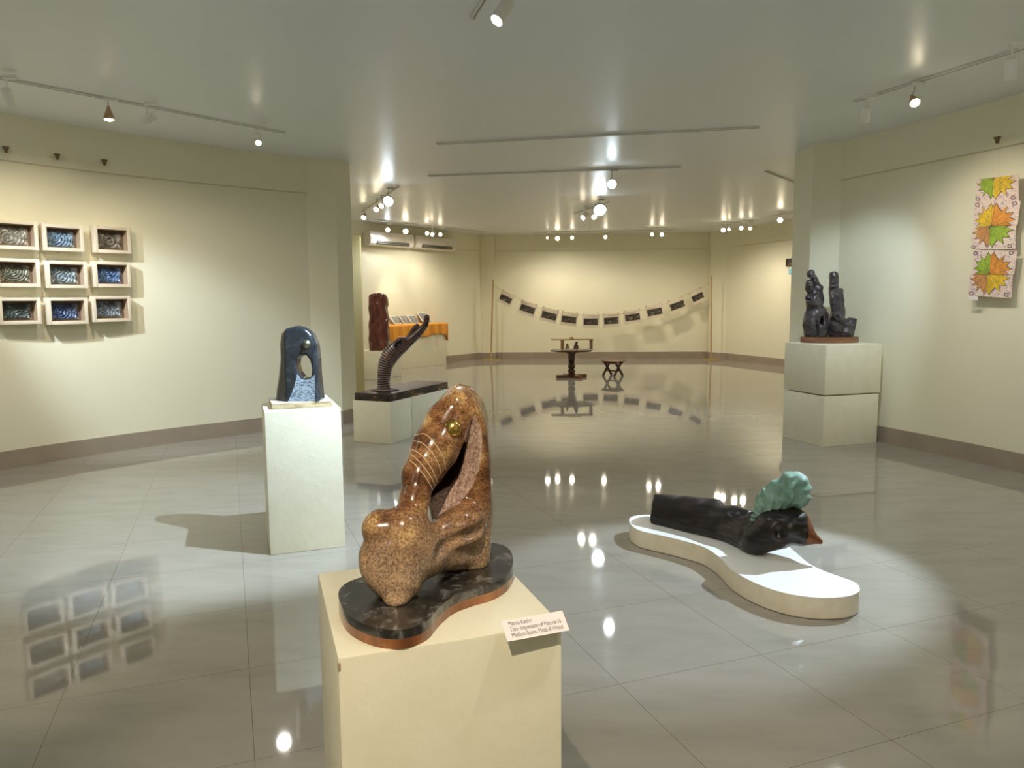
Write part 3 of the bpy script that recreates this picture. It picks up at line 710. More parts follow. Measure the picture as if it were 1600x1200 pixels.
for k in range(180):
    a = k*.21; r = .075+.05*(k/180)+.008*math.sin(k*1.3); pts.append(Vector((lp[0].x+.01+r*1.25*math.cos(a), lp[0].y-.005+r*.8*math.sin(a), zb3+.006+.004*(1+math.sin(k*.9)))))
s.tube(pts, .005, 6); part(s.build('loose_wire_coil', mwi), sn)
# ------------------------------------------------------------------ red block sculpture + its plinth, table with orange cloth
rp_f = onz(600, 591.5, 0); rr = onz(628, 587, 0)
RB = math.atan2(rr.y-rp_f.y, rr.x-rp_f.x)
q = Vector((math.cos(RB), math.sin(RB), 0)); q2 = Vector((-q.y, q.x, 0))
HR = .545; sz = (rr-rp_f).length
pr_c = rr - q*.44 + q2*.30
boxat('plinth', (pr_c.x, pr_c.y), (.88, .60, HR), RB, 0, 'cream plinth under the dark red carved block, beside the orange cloth table')
YR = pr_c.y-.02
def W4(a, b, Y=YR): return np.array(at(*p2(a, b), Y))
mono = [(at(*p2(a, b), YR).x, at(*p2(a, b), YR).z) for a, b in [(716, 450), (712, 400), (708, 300), (712, 220), (708, 150), (710, 90), (725, 76), (770, 70), (805, 76), (822, 100), (824, 145), (815, 160), (822, 200), (832, 240), (828, 300), (832, 360), (830, 430), (826, 450)]]
def f_mono(P):
    X, Y, Z = P[..., 0], P[..., 1], P[..., 2]
    d2 = s_poly(X, Z, mono); dy = np.abs(Y-YR)-.17
    r = .06; d = np.sqrt(np.maximum(d2+r, 0)**2+np.maximum(dy+r, 0)**2)+np.minimum(np.maximum(d2+r, dy+r), 0)-r
    fold = .016*np.sin(X*46+1.8*np.sin(Z*9)+2*np.sin(Y*14))*np.sin(Z*11+X*12)+.012*wob(P*np.array([1, 1, .35]), 34, 1.2)
    d = d-fold*np.clip((.0-d2)/.02+.6, 0, 1)
    d = smax(d, -s_cone(P, W4(812, 165, YR-.19), W4(806, 290, YR-.20), .045, .03), .02)
    return np.maximum(d, HR-Z)
mro = mat('dark_red_oiled_wood', (.10, .022, .016), .25, coat=.35)
n_ = nz(mro, 'noise', 5, 6, .6, vec=(3, 3, .6)); ramp(mro, n_, [(.3, (.045, .010, .008)), (.6, (.12, .028, .02)), (.8, (.20, .06, .04))])
rs = empty('carved_block_sculpture', (np.mean([m_[0] for m_ in mono]), YR, HR), 0, 'tall dark red carved wooden block on a cream plinth before the far left wall', 'sculpture')
mx = [p[0] for p in mono]
carve('wooden_body', f_mono, (min(mx)-.05, YR-.26, HR-.03), (max(mx)+.05, YR+.26, HR+1.3), .011, [mro], None, rs)
# display table
ta = Vector((-1.57, 18.05, 0)); td = Vector((-.588, -.809, 0)); tn = Vector((-.809, .588, 0)); RT_ = math.atan2(-td.y, -td.x)
TL = 1.95; TH = 1.0
tc0 = ta+td*TL/2+tn*.16
dt = empty('display_table', (tc0.x, tc0.y, 0), RT_, 'long cream box table against the far left wall under the orange cloth', 'table')
b = MB(); b.box((0, 0, TH/2-.004), (TL, .30, TH-.008), bev=.006); b.build('box', WP, dt)
clo = MAT['orange'] = mat('orange_cloth', (.72, .30, .03), .75); n_ = nz(clo, 'noise', 4, 4); ramp(clo, n_, [(.3, (.66, .26, .025)), (.7, (.80, .36, .045))])
V, Fq = [], []
nx, ny = 90, 16; rows = []
FOLDX = (onwall(617, 520, (ta.x, ta.y), (ta.x+td.x, ta.y+td.y))-tc0).dot(-td)
for j in range(ny):
    row = []
    for i in range(nx+1):
        x = -TL/2-.035+(TL+.07)*i/nx
        if j < 4: y = .15-(.30+.02)*j/3; z = TH+.004
        else:
            k = (j-3)/(ny-4); drop = .27+.02*math.sin(x*4.1+1)+.015*math.sin(x*9)
            fx_ = (x-FOLDX); drop += .20*math.exp(-(fx_/.16)**2)+.17*math.exp(-((x-(TL/2+.03))/.05)**2)
            y = -.175-.02*k*math.sin(x*23)-.012*math.sin(x*61)*k-.01; z = TH-.004-drop*k
        row.append(len(V)); V.append((x, y, z))
    rows.append(row)
for a, b_ in zip(rows, rows[1:]):
    for i in range(nx): Fq.append((a[i], a[i+1], b_[i+1], b_[i]))
# right-hand end drop
er = []
for j in range(8):
    k = j/7; er.append([])
    for i in range(7):
        y = -.185+.335*i/6; er[-1].append(len(V)); V.append((TL/2+.036+.02*k*math.sin(i*2.1)+.012, y, TH+.004-(.34+.10*(1-i/6))*k))
for a, b_ in zip(er, er[1:]):
    for i in range(6): Fq.append((a[i], a[i+1], b_[i+1], b_[i]))
for i in range(6): pass
me = new_mesh('table_cloth', V, Fq, clo, angle=80); o = place('table_cloth', me); o.location = (tc0.x, tc0.y, 0); o.rotation_euler = (0, 0, RT_)
sm = o.modifiers.new('thick', 'SOLIDIFY'); sm.thickness = .005; sm.offset = 1
tag(o, 'orange cloth draped over the long table by the far left wall', 'tablecloth')
pg = mat('grey_printed_panel', (.20, .20, .19), .35); n_ = nz(pg, 'noise', 14, 5); ramp(pg, n_, [(.35, (.14, .14, .13)), (.7, (.34, .34, .32))])
for i, (a, wd, hh, lb) in enumerate(((408, .17, .14, 'pale grey panel leaning on the orange cloth, nearest the dark red block'), (492, .24, .20, 'grey panel second from the dark red block on the orange cloth'), (567, .22, .21, 'grey panel in the middle of the five on the orange cloth'),
                                 (640, .26, .20, 'grey panel second from the right on the orange cloth'), (737, .30, .27, 'largest grey panel at the right end of the orange cloth'))):
    h = onwall(540+a/5.456, 503, (ta.x, ta.y), (ta.x+td.x, ta.y+td.y))
    lx = (h-tc0).dot(-td)
    base = tc0+(-td)*lx
    r = empty('picture_board', (base.x, base.y, TH+.012), RT_, lb, 'panel', 'grey panels on the orange cloth')
    s = MB(); T = Matrix.Translation((0, .10-.02, hh*.42)) @ Matrix.Rotation(math.radians(-42), 4, 'X'); s.box(None, (wd, .012, hh*1.18), m4=T, bev=.002); s.build('board', mat('pale_mount', (.6, .58, .52), .5), r)
    s = MB(); s.box(None, (wd*.86, .003, hh*1.02), m4=T @ Matrix.Translation((.01, -.008, 0))); s.build('print', pg, r)
# ------------------------------------------------------------------ air conditioners
wa, wb = (-3.20, 16.40), (-.80, 19.70)
wd_ = Vector((wb[0]-wa[0], wb[1]-wa[1], 0)).normalized(); wn_ = Vector((wd_.y, -wd_.x, 0)); RW = math.atan2(wd_.y, wd_.x)
mac = mat('glossy_white_ac_plastic', (.80, .76, .68), .18, coat=.3); mdk = mat('dark_vent', (.035, .028, .022), .6); mgr = mat('grey_ac_trim', (.45, .42, .38), .4)
for (u0, u1, vt, vb, lb) in ((568, 637, 362, 385, 'white wall air conditioner nearer the passage, left of the pair'), (640, 703, 368, 391, 'white wall air conditioner farther along the far left wall, right of the pair')):
    A = onwall(u0, vb, wa, wb); B = onwall(u1, vb+1, wa, wb); L = (B-A).length; c = (A+B)/2
    r = empty('air_conditioner', (c.x, c.y, 2.72), RW, lb, 'air conditioner', 'air conditioners on the far left wall')
    # profile across depth (toward the room is -y)
    prof = [(0, 0), (-.12, -.005), (-.19, .03), (-.215, .10), (-.21, .26), (-.19, .30), (0, .30)]
    s = MB(); a_ = [s.bm.verts.new((-L/2, y, z)) for y, z in prof]; b_ = [s.bm.verts.new((L/2, y, z)) for y, z in prof]
    s.bm.faces.new(a_); s.bm.faces.new(b_[::-1])
    for k in range(len(prof)): s.bm.faces.new((a_[k], b_[k], b_[(k+1) % len(prof)], a_[(k+1) % len(prof)]))
    bmesh.ops.recalc_face_normals(s.bm, faces=s.bm.faces); bmesh.ops.bevel(s.bm, geom=list(s.bm.edges), offset=.012, segments=2, affect='EDGES')
    s.build('casing', mac, r)
    s = MB(); s.box((.02, -.19, .068), (L*.74, .052, .072), bev=.004); s.build('air_outlet', mdk, r)
    for kz in (.05, .085):
        s = MB(); s.box((.02, -.214, kz), (L*.70, .02, .007), bev=.001); s.build('louvre', mgr, r)
    s = MB(); s.box((L*.28, -.216, .17), (.025, .006, .03), bev=.002); s.build('display', mgr, r)
    s = MB(); s.box((0, -.10, .302), (L*.96, .15, .006)); s.build('top_grille', mgr, r)
# ------------------------------------------------------------------ framed reliefs
def p4(a, b): return (a/5, 320+b/5)
FA, FB = (-4.62, 6.85), (-3.92, 7.77)
fd = Vector((FB[0]-FA[0], FB[1]-FA[1], 0)).normalized(); fn = Vector((fd.y, -fd.x, 0)); RF = math.atan2(fd.y, fd.x)
D_F = .10
fa2 = (FA[0]+fn.x*D_F, FA[1]+fn.y*D_F); fb2 = (FB[0]+fn.x*D_F, FB[1]+fn.y*D_F)
mfr = mat('pale_wood_frame', (.66, .58, .45), .5); mfd = mat('dark_frame_interior', (.14, .085, .05), .6); mfl = mat('shaded_frame_lining', (.40, .29, .19), .6)  # lining browner than the cream frame: recess shade mixed into its colour
def relief_mat(i, c1, c2, c3):
    q = mat('relief_paint_%s' % i, c2, .35, coat=.3); n = nz(q, 'noise', 5, 6, .7, dist=2.5)
    ramp(q, n, [(.32, c3), (.45, c1), (.56, c2), (.70, (.72, .74, .74))]); bump(q, nz(q, 'noise', 30, 5, .7), .8, .01); return q
fr = [
 ((-55, 115, 300, 352), ((.20, .20, .17), (.42, .40, .34), (.10, .06, .04)), 'left relief of the top row, brown and grey strata, cut by the frame of view', 0),
 ((340, 148, 655, 366), ((.10, .16, .24), (.25, .38, .52), (.06, .05, .04)), 'pale-framed blue swirled relief, middle of the top row', 1),
 ((740, 162, 1022, 382), ((.10, .09, .07), (.24, .22, .17), (.05, .03, .02)), 'brown relief with a round eye-like ring, right of the top row', 2),
 ((-35, 412, 315, 646), ((.10, .11, .08), (.24, .24, .18), (.09, .045, .025)), 'dull green-brown arched relief, left of the middle row', 3),
 ((365, 432, 685, 655), ((.12, .17, .20), (.34, .42, .46), (.04, .035, .03)), 'relief with a blue wave and white crest, centre of the nine', 4),
 ((738, 436, 1022, 648), ((.05, .10, .22), (.14, .26, .48), (.05, .03, .02)), 'deep blue relief under a brown band, right of the middle row', 5),
 ((-10, 716, 322, 938), ((.03, .05, .05), (.10, .13, .12), (.04, .02, .012)), 'darkest brown relief with a blue-black arch, left of the bottom row', 6),
 ((375, 716, 690, 938), ((.03, .06, .16), (.10, .16, .30), (.05, .028, .015)), 'navy blue relief below brown, middle of the bottom row', 7),
 ((728, 704, 1026, 918), ((.10, .12, .16), (.28, .33, .38), (.09, .04, .02)), 'pale blue relief with red pebbles, right of the bottom row', 8)]
for (x0, y0, x1, y1), cols, lb, i in fr:
    A = onwall(*p4(x0, (y0+y1)/2-8), fa2, fb2); B = onwall(*p4(x1, (y0+y1)/2+8), fa2, fb2)
    Tm = onwall(*p4((x0+x1)/2, y0+8), fa2, fb2); Bm = onwall(*p4((x0+x1)/2, y1-4), fa2, fb2)
    wv, hv = (B-A).length, Tm.z-Bm.z; c = (A+B)/2-fn*D_F; c.z = (Tm.z+Bm.z)/2
    r = empty('framed_relief', (c.x, c.y, c.z), RF, lb, 'framed relief', 'framed reliefs on the left wall')
    lip = .030; D = D_F
    s = MB()
    for sx_ in (-1, 1): s.box((sx_*(wv/2-lip/2), -D/2, 0), (lip, D, hv), bev=.002)
    for sz_ in (-1, 1): s.box((0, -D/2, sz_*(hv/2-lip/2)), (wv-2*lip+.002, D, lip), bev=.002)
    s.build('frame', mfr, r)
    iw, ih = wv-2*lip, hv-2*lip
    s = MB(); t = .004
    for sx_ in (-1, 1): s.box((sx_*(iw/2-t/2), -D/2+.002, 0), (t, D-.010, ih))
    for sz_ in (-1, 1): s.box((0, -D/2+.002, sz_*(ih/2-t/2)), (iw-2*t, D-.010, t))
    s.build('inner_lining', mfl, r); s = MB(); s.box((0, -.008, 0), (iw, .010, ih)); s.build('backing', mfd, r)
    # relief surface
    random.seed(i*11+3); nx_, nz_ = 60, 40; V = []; Fq = []; rw, rh = iw*.82, ih*.80
    k1, k2, k3 = random.uniform(-.3, .3), random.uniform(-.4, .2), random.uniform(14, 22)
    for b2 in range(nz_+1):
        for a2 in range(nx_+1):
            x = (a2/nx_-.5); z = (b2/nz_-.5); rad = math.hypot((x-k1)*1.4, z-k2)
            h = .006*math.sin(rad*k3*2.2)+.005*math.sin(x*31+z*17)*math.sin(z*41-x*9)+.004*random.random()
            if i == 2: rad = math.hypot(x*1.5, z); h = .012*math.cos(rad*26)*(rad < .42)+.003*random.random()
            ed = min(1, 8*min(.5-abs(x), .5-abs(z)))
            V.append((x*rw, -.013-.012*ed-h*ed, z*rh-ih*.03))
    for b2 in range(nz_):
        for a2 in range(nx_): k = b2*(nx_+1)+a2; Fq.append((k, k+1, k+nx_+2, k+nx_+1))
    me = new_mesh('relief', V, Fq, relief_mat(i, *cols), angle=60); place('relief', me, r)
# ------------------------------------------------------------------ rail hooks
mhk = mat('brown_hook', (.17, .11, .05), .5)
for (u, v, a, b, lb) in ((8, 234, (-4.62, 6.85), (-3.92, 7.77), 'brown wedge hook on the left rail, above the left column of reliefs'), (88, 245, (-4.62, 6.85), (-3.92, 7.77), 'brown wedge hook on the left rail, above the middle column of reliefs'),
                          (162, 254, (-4.62, 6.85), (-3.92, 7.77), 'brown wedge hook on the left rail, above the right column of reliefs'), (1560, 219, (3.84, 7.70), (4.34, 6.38), 'brown wedge hook on the right rail above the leaf prints')):
    c = onwall(u, v, a, b); t = Vector((b[0]-a[0], b[1]-a[1], 0)).normalized(); nn = Vector((t.y, -t.x, 0))
    s = MB(); s.mi = 0; 
    pr_ = [(-.024, .026), (.026, .026), (.009, -.008), (.008, -.028), (-.005, -.028), (-.005, -.008)]
    lo_, hi_ = [], []
    for x, z in pr_:
        lo_.append(s.bm.verts.new(c+t*x+Vector((0, 0, z))+nn*.0)); hi_.append(s.bm.verts.new(c+t*x+Vector((0, 0, z))+nn*.034))
    s.bm.faces.new(lo_[::-1]); s.bm.faces.new(hi_)
    for k in range(6): s.bm.faces.new((lo_[k], lo_[(k+1) % 6], hi_[(k+1) % 6], hi_[k]))
    o = s.build('rail_hook', mhk); o.data.transform(Matrix.Translation(-c)); o.location = c; tag(o, lb, 'hook', 'hooks on the hanging rails')
# ------------------------------------------------------------------ leaf prints
def p7(a, b): return (1480+a/4, 200+b/4)
LA, LB = (3.84, 7.70), (4.34, 6.38)
ld = Vector((LB[0]-LA[0], LB[1]-LA[1], 0)).normalized(); lnn = Vector((ld.y, -ld.x, 0)); RL = math.atan2(ld.y, ld.x)
loff = .035; la2 = (LA[0]+lnn.x*loff, LA[1]+lnn.y*loff); lb2 = (LB[0]+lnn.x*loff, LB[1]+lnn.y*loff)
def q7(a, b): return onwall(*p7(a, b), la2, lb2)
cen = q7(300, 680); LZ = cen.z
lf = empty('leaf_print_hanging', cen, RL, 'hanging strip of five joined orange and green leaf prints on the right wall', 'artwork')
def pm(n, c): return mat(n, c, .6)
mpaper = mat('mauve_flecked_paper', (.6, .48, .42), .65); n_ = nz(mpaper, 'noise', 28, 4, .6, dist=2); ramp(mpaper, n_, [(.38, (.44, .30, .42)), (.46, (.74, .60, .52)), (.60, (.80, .68, .58)), (.68, (.72, .36, .25))])
def lm_(n, c):
    q = mat(n, c, .6); n_ = nz(q, 'noise', 16, 5, .7); d = tuple(x*.62 for x in c); ramp(q, n_, [(.35, d), (.6, c)]); return q
LM = {'g': lm_('leaf_green', (.34, .50, .05)), 'y': lm_('leaf_yellow', (.82, .55, .04)), 'o': lm_('leaf_orange', (.80, .33, .05)), 'b': lm_('leaf_rust', (.62, .30, .10))}
mink = pm('dark_outline', (.10, .06, .05))
half = [(0, 0), (.80, -.02), (.62, .12), (.92, .22), (.66, .33), (.80, .52), (.50, .50), (.56, .78), (.34, .60), (.22, .74), (.12, .92), (0, .74)]
sheets = [((185, 322), (446, 292), (446, 455), (176, 458), 'g', 'y', 1), ((178, 458), (462, 455), (442, 606), (166, 618), 'y', 'o', 0), ((156, 626), (430, 600), (426, 758), (150, 756), 'b', 'g', 1),
          ((166, 762), (440, 765), (420, 915), (160, 912), 'g', 'o', 0), ((142, 914), (410, 900), (402, 1064), (136, 1046), 'b', 'y', 1)]
for k, (tl, tr, br, bl, cl_, cr_, dn) in enumerate(sheets):
    Q = [q7(*z) for z in (tl, tr, br, bl)]
    off = lnn*(.004*(k % 2))
    def uvp(s_, t_, h): return (Q[0].lerp(Q[1], s_)).lerp(Q[3].lerp(Q[2], s_), 1-t_)+off+lnn*h
    s = MB(); s.mi = 0
    vs = [s.bm.verts.new(uvp(a, b_, h)) for h in (-.002, .0) for a, b_ in ((0, 0), (1, 0), (1, 1), (0, 1))]
    for f in ((0, 1, 2, 3), (7, 6, 5, 4), (0, 4, 5, 1), (1, 5, 6, 2), (2, 6, 7, 3), (3, 7, 4, 0)): s.bm.faces.new([vs[i] for i in f])
    mid = .42
    for side, cc_, mi_ in ((-1, cl_, 1), (1, cr_, 2)):
        for grow, h, mm_ in ((1.05, .0012, 3), (1.0, .0018, mi_)):
            pts = []
            for (x, y) in half:
                X = mid+side*x*grow*(.42 if side < 0 else .56); Y = y*grow*.98
                Y = 1-Y if dn else Y
                pts.append(uvp(min(max(X, 0), 1), min(max(Y, 0.002), .998), h))
            s.mi = mm_
            f = s.bm.faces.new([s.bm.verts.new(p) for p in pts]); f.material_index = mm_
        for ang in (12, 38, 62, 84):       # veins
            a_ = math.radians(ang); e_ = .74
            P_ = [(0, 0), (e_*math.cos(a_), e_*math.sin(a_))]
            p_ = [uvp(mid+side*x*(.42 if side < 0 else .56), (1-y if dn else y), .0024) for x, y in P_]
            dn_ = (p_[1]-p_[0]).normalized().cross(lnn)*.0014; s.mi = 3
            s.poly([p_[0]-dn_, p_[1]-dn_*.5, p_[1]+dn_*.5, p_[0]+dn_])
    for (cx_, cy_) in (((.88, .13), (.06, .1)) if dn else ((.88, .9), (.06, .86))):
        s.mi = 3; n8 = 14; ri, ro = .035, .052
        for j in range(n8):
            a0, a1 = 2*math.pi*j/n8, 2*math.pi*(j+1)/n8
            s.poly([uvp(cx_+r_*math.cos(a), min(max(cy_+r_*1.6*math.sin(a), .0), 1), .003) for r_, a in ((ri, a0), (ro, a0), (ro, a1), (ri, a1))])
    part(s.build('print_sheet', [mpaper, LM[cl_], LM[cr_], mink], smooth=False), lf)
s = MB(); p_a = q7(320, 300); p_b = q7(330, 80)
s.tube([p_a, p_b], .0007, 6); part(s.build('hanging_cord', MAT['steel']), lf)
Q = [q7(*z) for z in ((136, 1048), (196, 1052), (193, 1076), (132, 1072))]; s = MB(); vs = [s.bm.verts.new(p+lnn*(.006+h)) for h in (0, .001) for p in Q]
for f in ((0, 1, 2, 3), (7, 6, 5, 4), (0, 4, 5, 1), (1, 5, 6, 2), (2, 6, 7, 3), (3, 7, 4, 0)): s.bm.faces.new([vs[i] for i in f])
o = s.build('caption_card', MAT['paper'], smooth=False); c_ = sum(Q, Vector())/4; o.data.transform(Matrix.Translation(-c_)); o.location = c_; tag(o, 'small white caption card under the leaf prints', 'card', 'caption cards')
# ------------------------------------------------------------------ right plinth pair + figure group
ra, rb_, rc = Vector((2.92, 8.12, 0)), Vector((3.15, 7.53, 0)), Vector((3.81, 7.74, 0))
RG = math.atan2(rc.y-rb_.y, rc.x-rb_.x); gx = Vector((math.cos(RG), math.sin(RG), 0)); gy = Vector((-gx.y, gx.x, 0))
wg, dg = .685, .63
cg = rb_+gx*wg/2+gy*dg/2
boxat('plinth', (cg.x, cg.y), (wg, dg, .520), RG, 0, 'lower cream block of the stacked pair by the right pier')
upl = boxat('plinth', (cg.x+.004, cg.y), (wg+.012, dg+.01, .505), RG, .532, 'upper cream block of the stacked pair under the dark figure group')
s = MB(); s.box((0, 0, -.006), (wg-.10, dg-.10, .0118)); s.build('foot', MAT['slit'], upl)
def p5(a, b): return (1180+a/3.527, 380+b/3.527)
YG = 8.02; ZG = 1.037
mgb = mat('round_brown_base_wood', (.20, .09, .045), .35); ramp(mgb, nz(mgb, 'noise', 4, 6, .6, vec=(1, 1, 6)), [(.3, (.14, .06, .03)), (.7, (.28, .14, .07))])
gl, gr_ = at(*p5(252, 533), YG), at(*p5(566, 533), YG)
gc = (gl+gr_)/2; gw = (gr_-gl).length
gb = empty('figure_group_sculpture', (gc.x, gc.y, ZG), 0, 'two dark bronze-like figure clusters on a round brown base atop the stacked plinths', 'sculpture')
s = MB(); pts = [(gw/2*math.cos(a)*1, .17*math.sin(a)) for a in [2*math.pi*k/48 for k in range(48)]]; s.prism(pts, 0, .062, bev=.004); s.build('base', mgb, gb)
ZF = ZG+.060
def W5(a, b, dy=0): return np.array(at(*p5(a, b), YG+dy))
S5 = .00194
mfg = mat('dark_carved_figure_wood', (.06, .05, .06), .33, coat=.25)
n_ = nz(mfg, 'noise', 9, 6, .65); ramp(mfg, n_, [(.3, (.02, .016, .020)), (.6, (.06, .048, .055)), (.8, (.15, .11, .10))]); bump(mfg, nz(mfg, 'noise', 35, 4, .7), .5, .008)
def f_left(P):
    d = s_cone(P, W5(334, 490), W5(338, 385), 60*S5, 50*S5)
    d = smin(d, s_ell(P, W5(300, 440), (34*S5, .10, 75*S5)), .02)
    d = smin(d, s_cone(P, W5(375, 490), W5(385, 400), 27*S5, 20*S5), .015)
    d = smin(d, s_cone(P, W5(325, 340), W5(320, 280), 44*S5, 34*S5), .02)
    d = smin(d, s_cone(P, W5(350, 330, .03), W5(345, 250, .03), 26*S5, 25*S5), .015)     # back figure
    d = smin(d, s_cone(P, W5(338, 240, .03), W5(320, 185, .03), 22*S5, 19*S5), .012)
    d = smin(d, s_ell(P, W5(308, 170, .02), (21*S5, .045, 24*S5)), .008)
    d = smin(d, s_cone(P, W5(296, 255, -.04), W5(298, 220, -.05), 20*S5, 21*S5), .008)     # front head
    d = smin(d, s_ell(P, W5(300, 235, -.085), (8*S5, .022, 14*S5)), .006)
    d = smin(d, s_ell(P, W5(318, 185, -.03), (7*S5, .02, 10*S5)), .006)
    d = smin(d, s_cone(P, W5(290, 300, -.05), W5(350, 355, -.06), 17*S5, 15*S5), .008)     # arm
    d = smin(d, s_box(P, W5(312, 332, -.09), (34*S5, .02, 8*S5), Matrix.Rotation(.35, 4, 'Y'), .006), .006)
    d = smax(d, -s_ell(P, W5(362, 435, -.06), (9*S5, .06, 32*S5)), .012)
    d = smax(d, -s_ell(P, W5(346, 470, -.12), (7*S5, .06, 60*S5)), .02)
    d = smax(d, -s_cone(P, W5(285, 365, -.12), W5(390, 345, -.12), .016, .016), .02)
    d = d-.007*wob(P, 40, .7)-.003*wob(P, 95, .2)
    return np.maximum(d, ZF-P[..., 2])
def f_right(P):
    d = s_cone(P, W5(445, 480), W5(450, 420), 42*S5, 40*S5)
    d = smin(d, s_cone(P, W5(425, 500), W5(425, 440), 20*S5, 18*S5), .015)
    d = smin(d, s_cone(P, W5(455, 400), W5(440, 290), 34*S5, 30*S5), .02)
    d = smin(d, s_cone(P, W5(468, 265, .01), W5(482, 400, -.02), 17*S5, 14*S5), .012)
    d = smin(d, s_cone(P, W5(418, 275, -.03), W5(425, 330, -.05), 13*S5, 14*S5), .012)
    d = smin(d, s_cone(P, W5(432, 275), W5(432, 185), 27*S5, 23*S5), .015)
    d = smin(d, s_ell(P, W5(432, 180), (25*S5, .05, 25*S5)), .01)
    d = smin(d, s_ell(P, W5(433, 215, -.06), (7*S5, .022, 15*S5)), .006)
    d = smin(d, s_cone(P, W5(418, 238, -.05), W5(446, 238, -.05), 8*S5, 8*S5), .004)
    d = smin(d, s_cone(P, W5(500, 490, -.01), W5(500, 440, .0), 40*S5, 24*S5), .02)
    d = smin(d, s_box(P, W5(527, 460, .0), (17*S5, .05, 48*S5), Matrix.Rotation(.16, 4, 'Y'), .01), .015)
    d = smin(d, s_cone(P, W5(440, 400, -.06), W5(478, 430, -.07), 20*S5, 18*S5), .012)
    d = smax(d, -s_ell(P, W5(462, 405, -.12), (12*S5, .06, 16*S5)), .012)
    d = smax(d, -s_ell(P, W5(438, 330, -.11), (12*S5, .06, 36*S5)), .015)
    d = smax(d, -s_ell(P, W5(470, 500, -.13), (6*S5, .07, 40*S5)), .015)
    d = d-.007*wob(P, 40, 1.9)-.003*wob(P, 95, 1.2)
    return np.maximum(d, ZF-P[..., 2])
a0 = W5(255, 520); a1 = W5(412, 130); carve('left_figure_pair', f_left, (a0[0]-.01, YG-.16, ZF-.02), (a1[0]+.0, YG+.16, a1[2]), .0062, [mfg], None, gb)
a0 = W5(400, 520); a1 = W5(560, 140); carve('right_seated_figure', f_right, (a0[0]-.01, YG-.16, ZF-.02), (a1[0]+.02, YG+.16, a1[2]), .0062, [mfg], None, gb)
# ------------------------------------------------------------------ low platform and reclining torso
def p3(a, b): return (960+a/3.81, 700+b/3.81)
ZP = .108
front = [(88, 425), (110, 407), (165, 398), (245, 397)]
back = [(420, 408), (600, 440), (780, 480), (930, 530), (1030, 582), (1090, 630), (1160, 688), (1250, 732), (1350, 768), (1430, 798), (1460, 830), (1452, 858), (1390, 882), (1290, 891), (1190, 889), (1060, 872), (930, 838), (800, 785), (700, 725), (645, 670), (600, 630), (530, 588), (440, 560), (330, 532), (240, 512), (150, 490), (100, 458)]
po = closed_spline([onz(*p3(*q), ZP).xy for q in front+back], 4)
pc = sum((Vector((p.x, p.y, 0)) for p in po), Vector())/len(po)
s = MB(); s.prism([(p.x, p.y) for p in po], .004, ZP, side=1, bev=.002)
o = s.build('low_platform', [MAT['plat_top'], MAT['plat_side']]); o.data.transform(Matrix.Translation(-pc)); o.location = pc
tag(o, 'low white kidney-shaped platform on the floor under the reclining torso', 'platform')
def W6(a, b, Y): return np.array(at(*p3(a, b), Y))
rt = empty('reclining_torso_sculpture', (onz(*p3(800, 560), ZP).x, 4.2, ZP), 0, 'dark carved wooden reclining torso with green hair and an orange-brown point', 'sculpture')
n0 = W6(290, 350, 4.62); n1 = W6(560, 412, 4.42)
axd = (n1-n0)/np.linalg.norm(n1-n0)
cut0 = W6(225, 340, 4.62)
def f_torso(P):
    d = s_cone(P, W6(190, 355, 4.70), n1, .088, .090)
    d = smin(d, s_cone(P, W6(190, 318, 4.72), W6(600, 362, 4.44), .055, .060), .03)
    d = smin(d, s_cone(P, n1, W6(700, 430, 4.27), .088, .080), .03)
    d = smin(d, s_cone(P, W6(200, 405, 4.66), W6(650, 500, 4.26), .052, .050), .025)
    d = smin(d, s_cone(P, W6(720, 400, 4.27), W6(790, 400, 4.20), .055, .034), .02)        # hip
    d = smin(d, s_cone(P, W6(700, 500, 4.22), W6(830, 560, 4.05), .062, .070), .03)        # waist
    d = smin(d, s_cone(P, W6(750, 465, 4.18), W6(870, 470, 4.06), .055, .060), .03)
    d = smin(d, s_cone(P, W6(850, 540, 4.02), W6(960, 480, 3.98), .088, .105), .03)
    d = smin(d, s_cone(P, W6(960, 480, 3.98), W6(1060, 460, 3.95), .105, .098), .03)
    d = smin(d, s_cone(P, W6(1050, 480, 3.92), W6(1110, 508, 3.90), .088, .066), .02)
    d = smin(d, s_cone(P, W6(1120, 512, 3.90), W6(1228, 558, 3.86), .060, .013), .02)
    d = smin(d, s_cone(P, W6(830, 420, 4.10), W6(960, 385, 4.04), .040, .050), .03)
    d = smax(d, -s_cone(P, W6(800, 455, 4.02), W6(700, 470, 4.10), .022, .006), .03)
    d = smax(d, -s_ell(P, W6(985, 505, 3.86), (.018, .03, .030)), .03)
    d = smax(d, -(((P-cut0)@np.array([.93, -.30, -.08]))+.006*wob(P, 55, 2)), .006)
    d = d-.0022*wob(P*np.array([.5, .5, 2.2]), 75, .3)
    return np.maximum(d, ZP-P[..., 2])
mto = mat('blackened_polished_wood', (.03, .012, .008), .36)
n_ = nz(mto, 'noise', 7, 6, .65, vec=(1, 1, 3), dist=.8); ramp(mto, n_, [(.38, (.006, .004, .0035)), (.60, (.015, .0075, .006)), (.76, (.07, .020, .009))])
mor = mat('orange_brown_wood_tip', (.30, .09, .025), .35); ramp(mor, nz(mor, 'noise', 14, 5, .6, vec=(1, 1, 4)), [(.3, (.09, .022, .007)), (.7, (.24, .075, .02))])
tipa = W6(1134, 500, 3.9)
L0_ = W6(200, 460, 4.7); 
carve('torso', f_torso, (L0_[0]-.02, 3.72, ZP-.02), (W6(1260, 560, 3.9)[0]+.02, 4.80, .47), .0062, [mto, mor],
      lambda c, n: ((c-tipa)@np.array([.93, -.1, -.12])) > 0, rt)
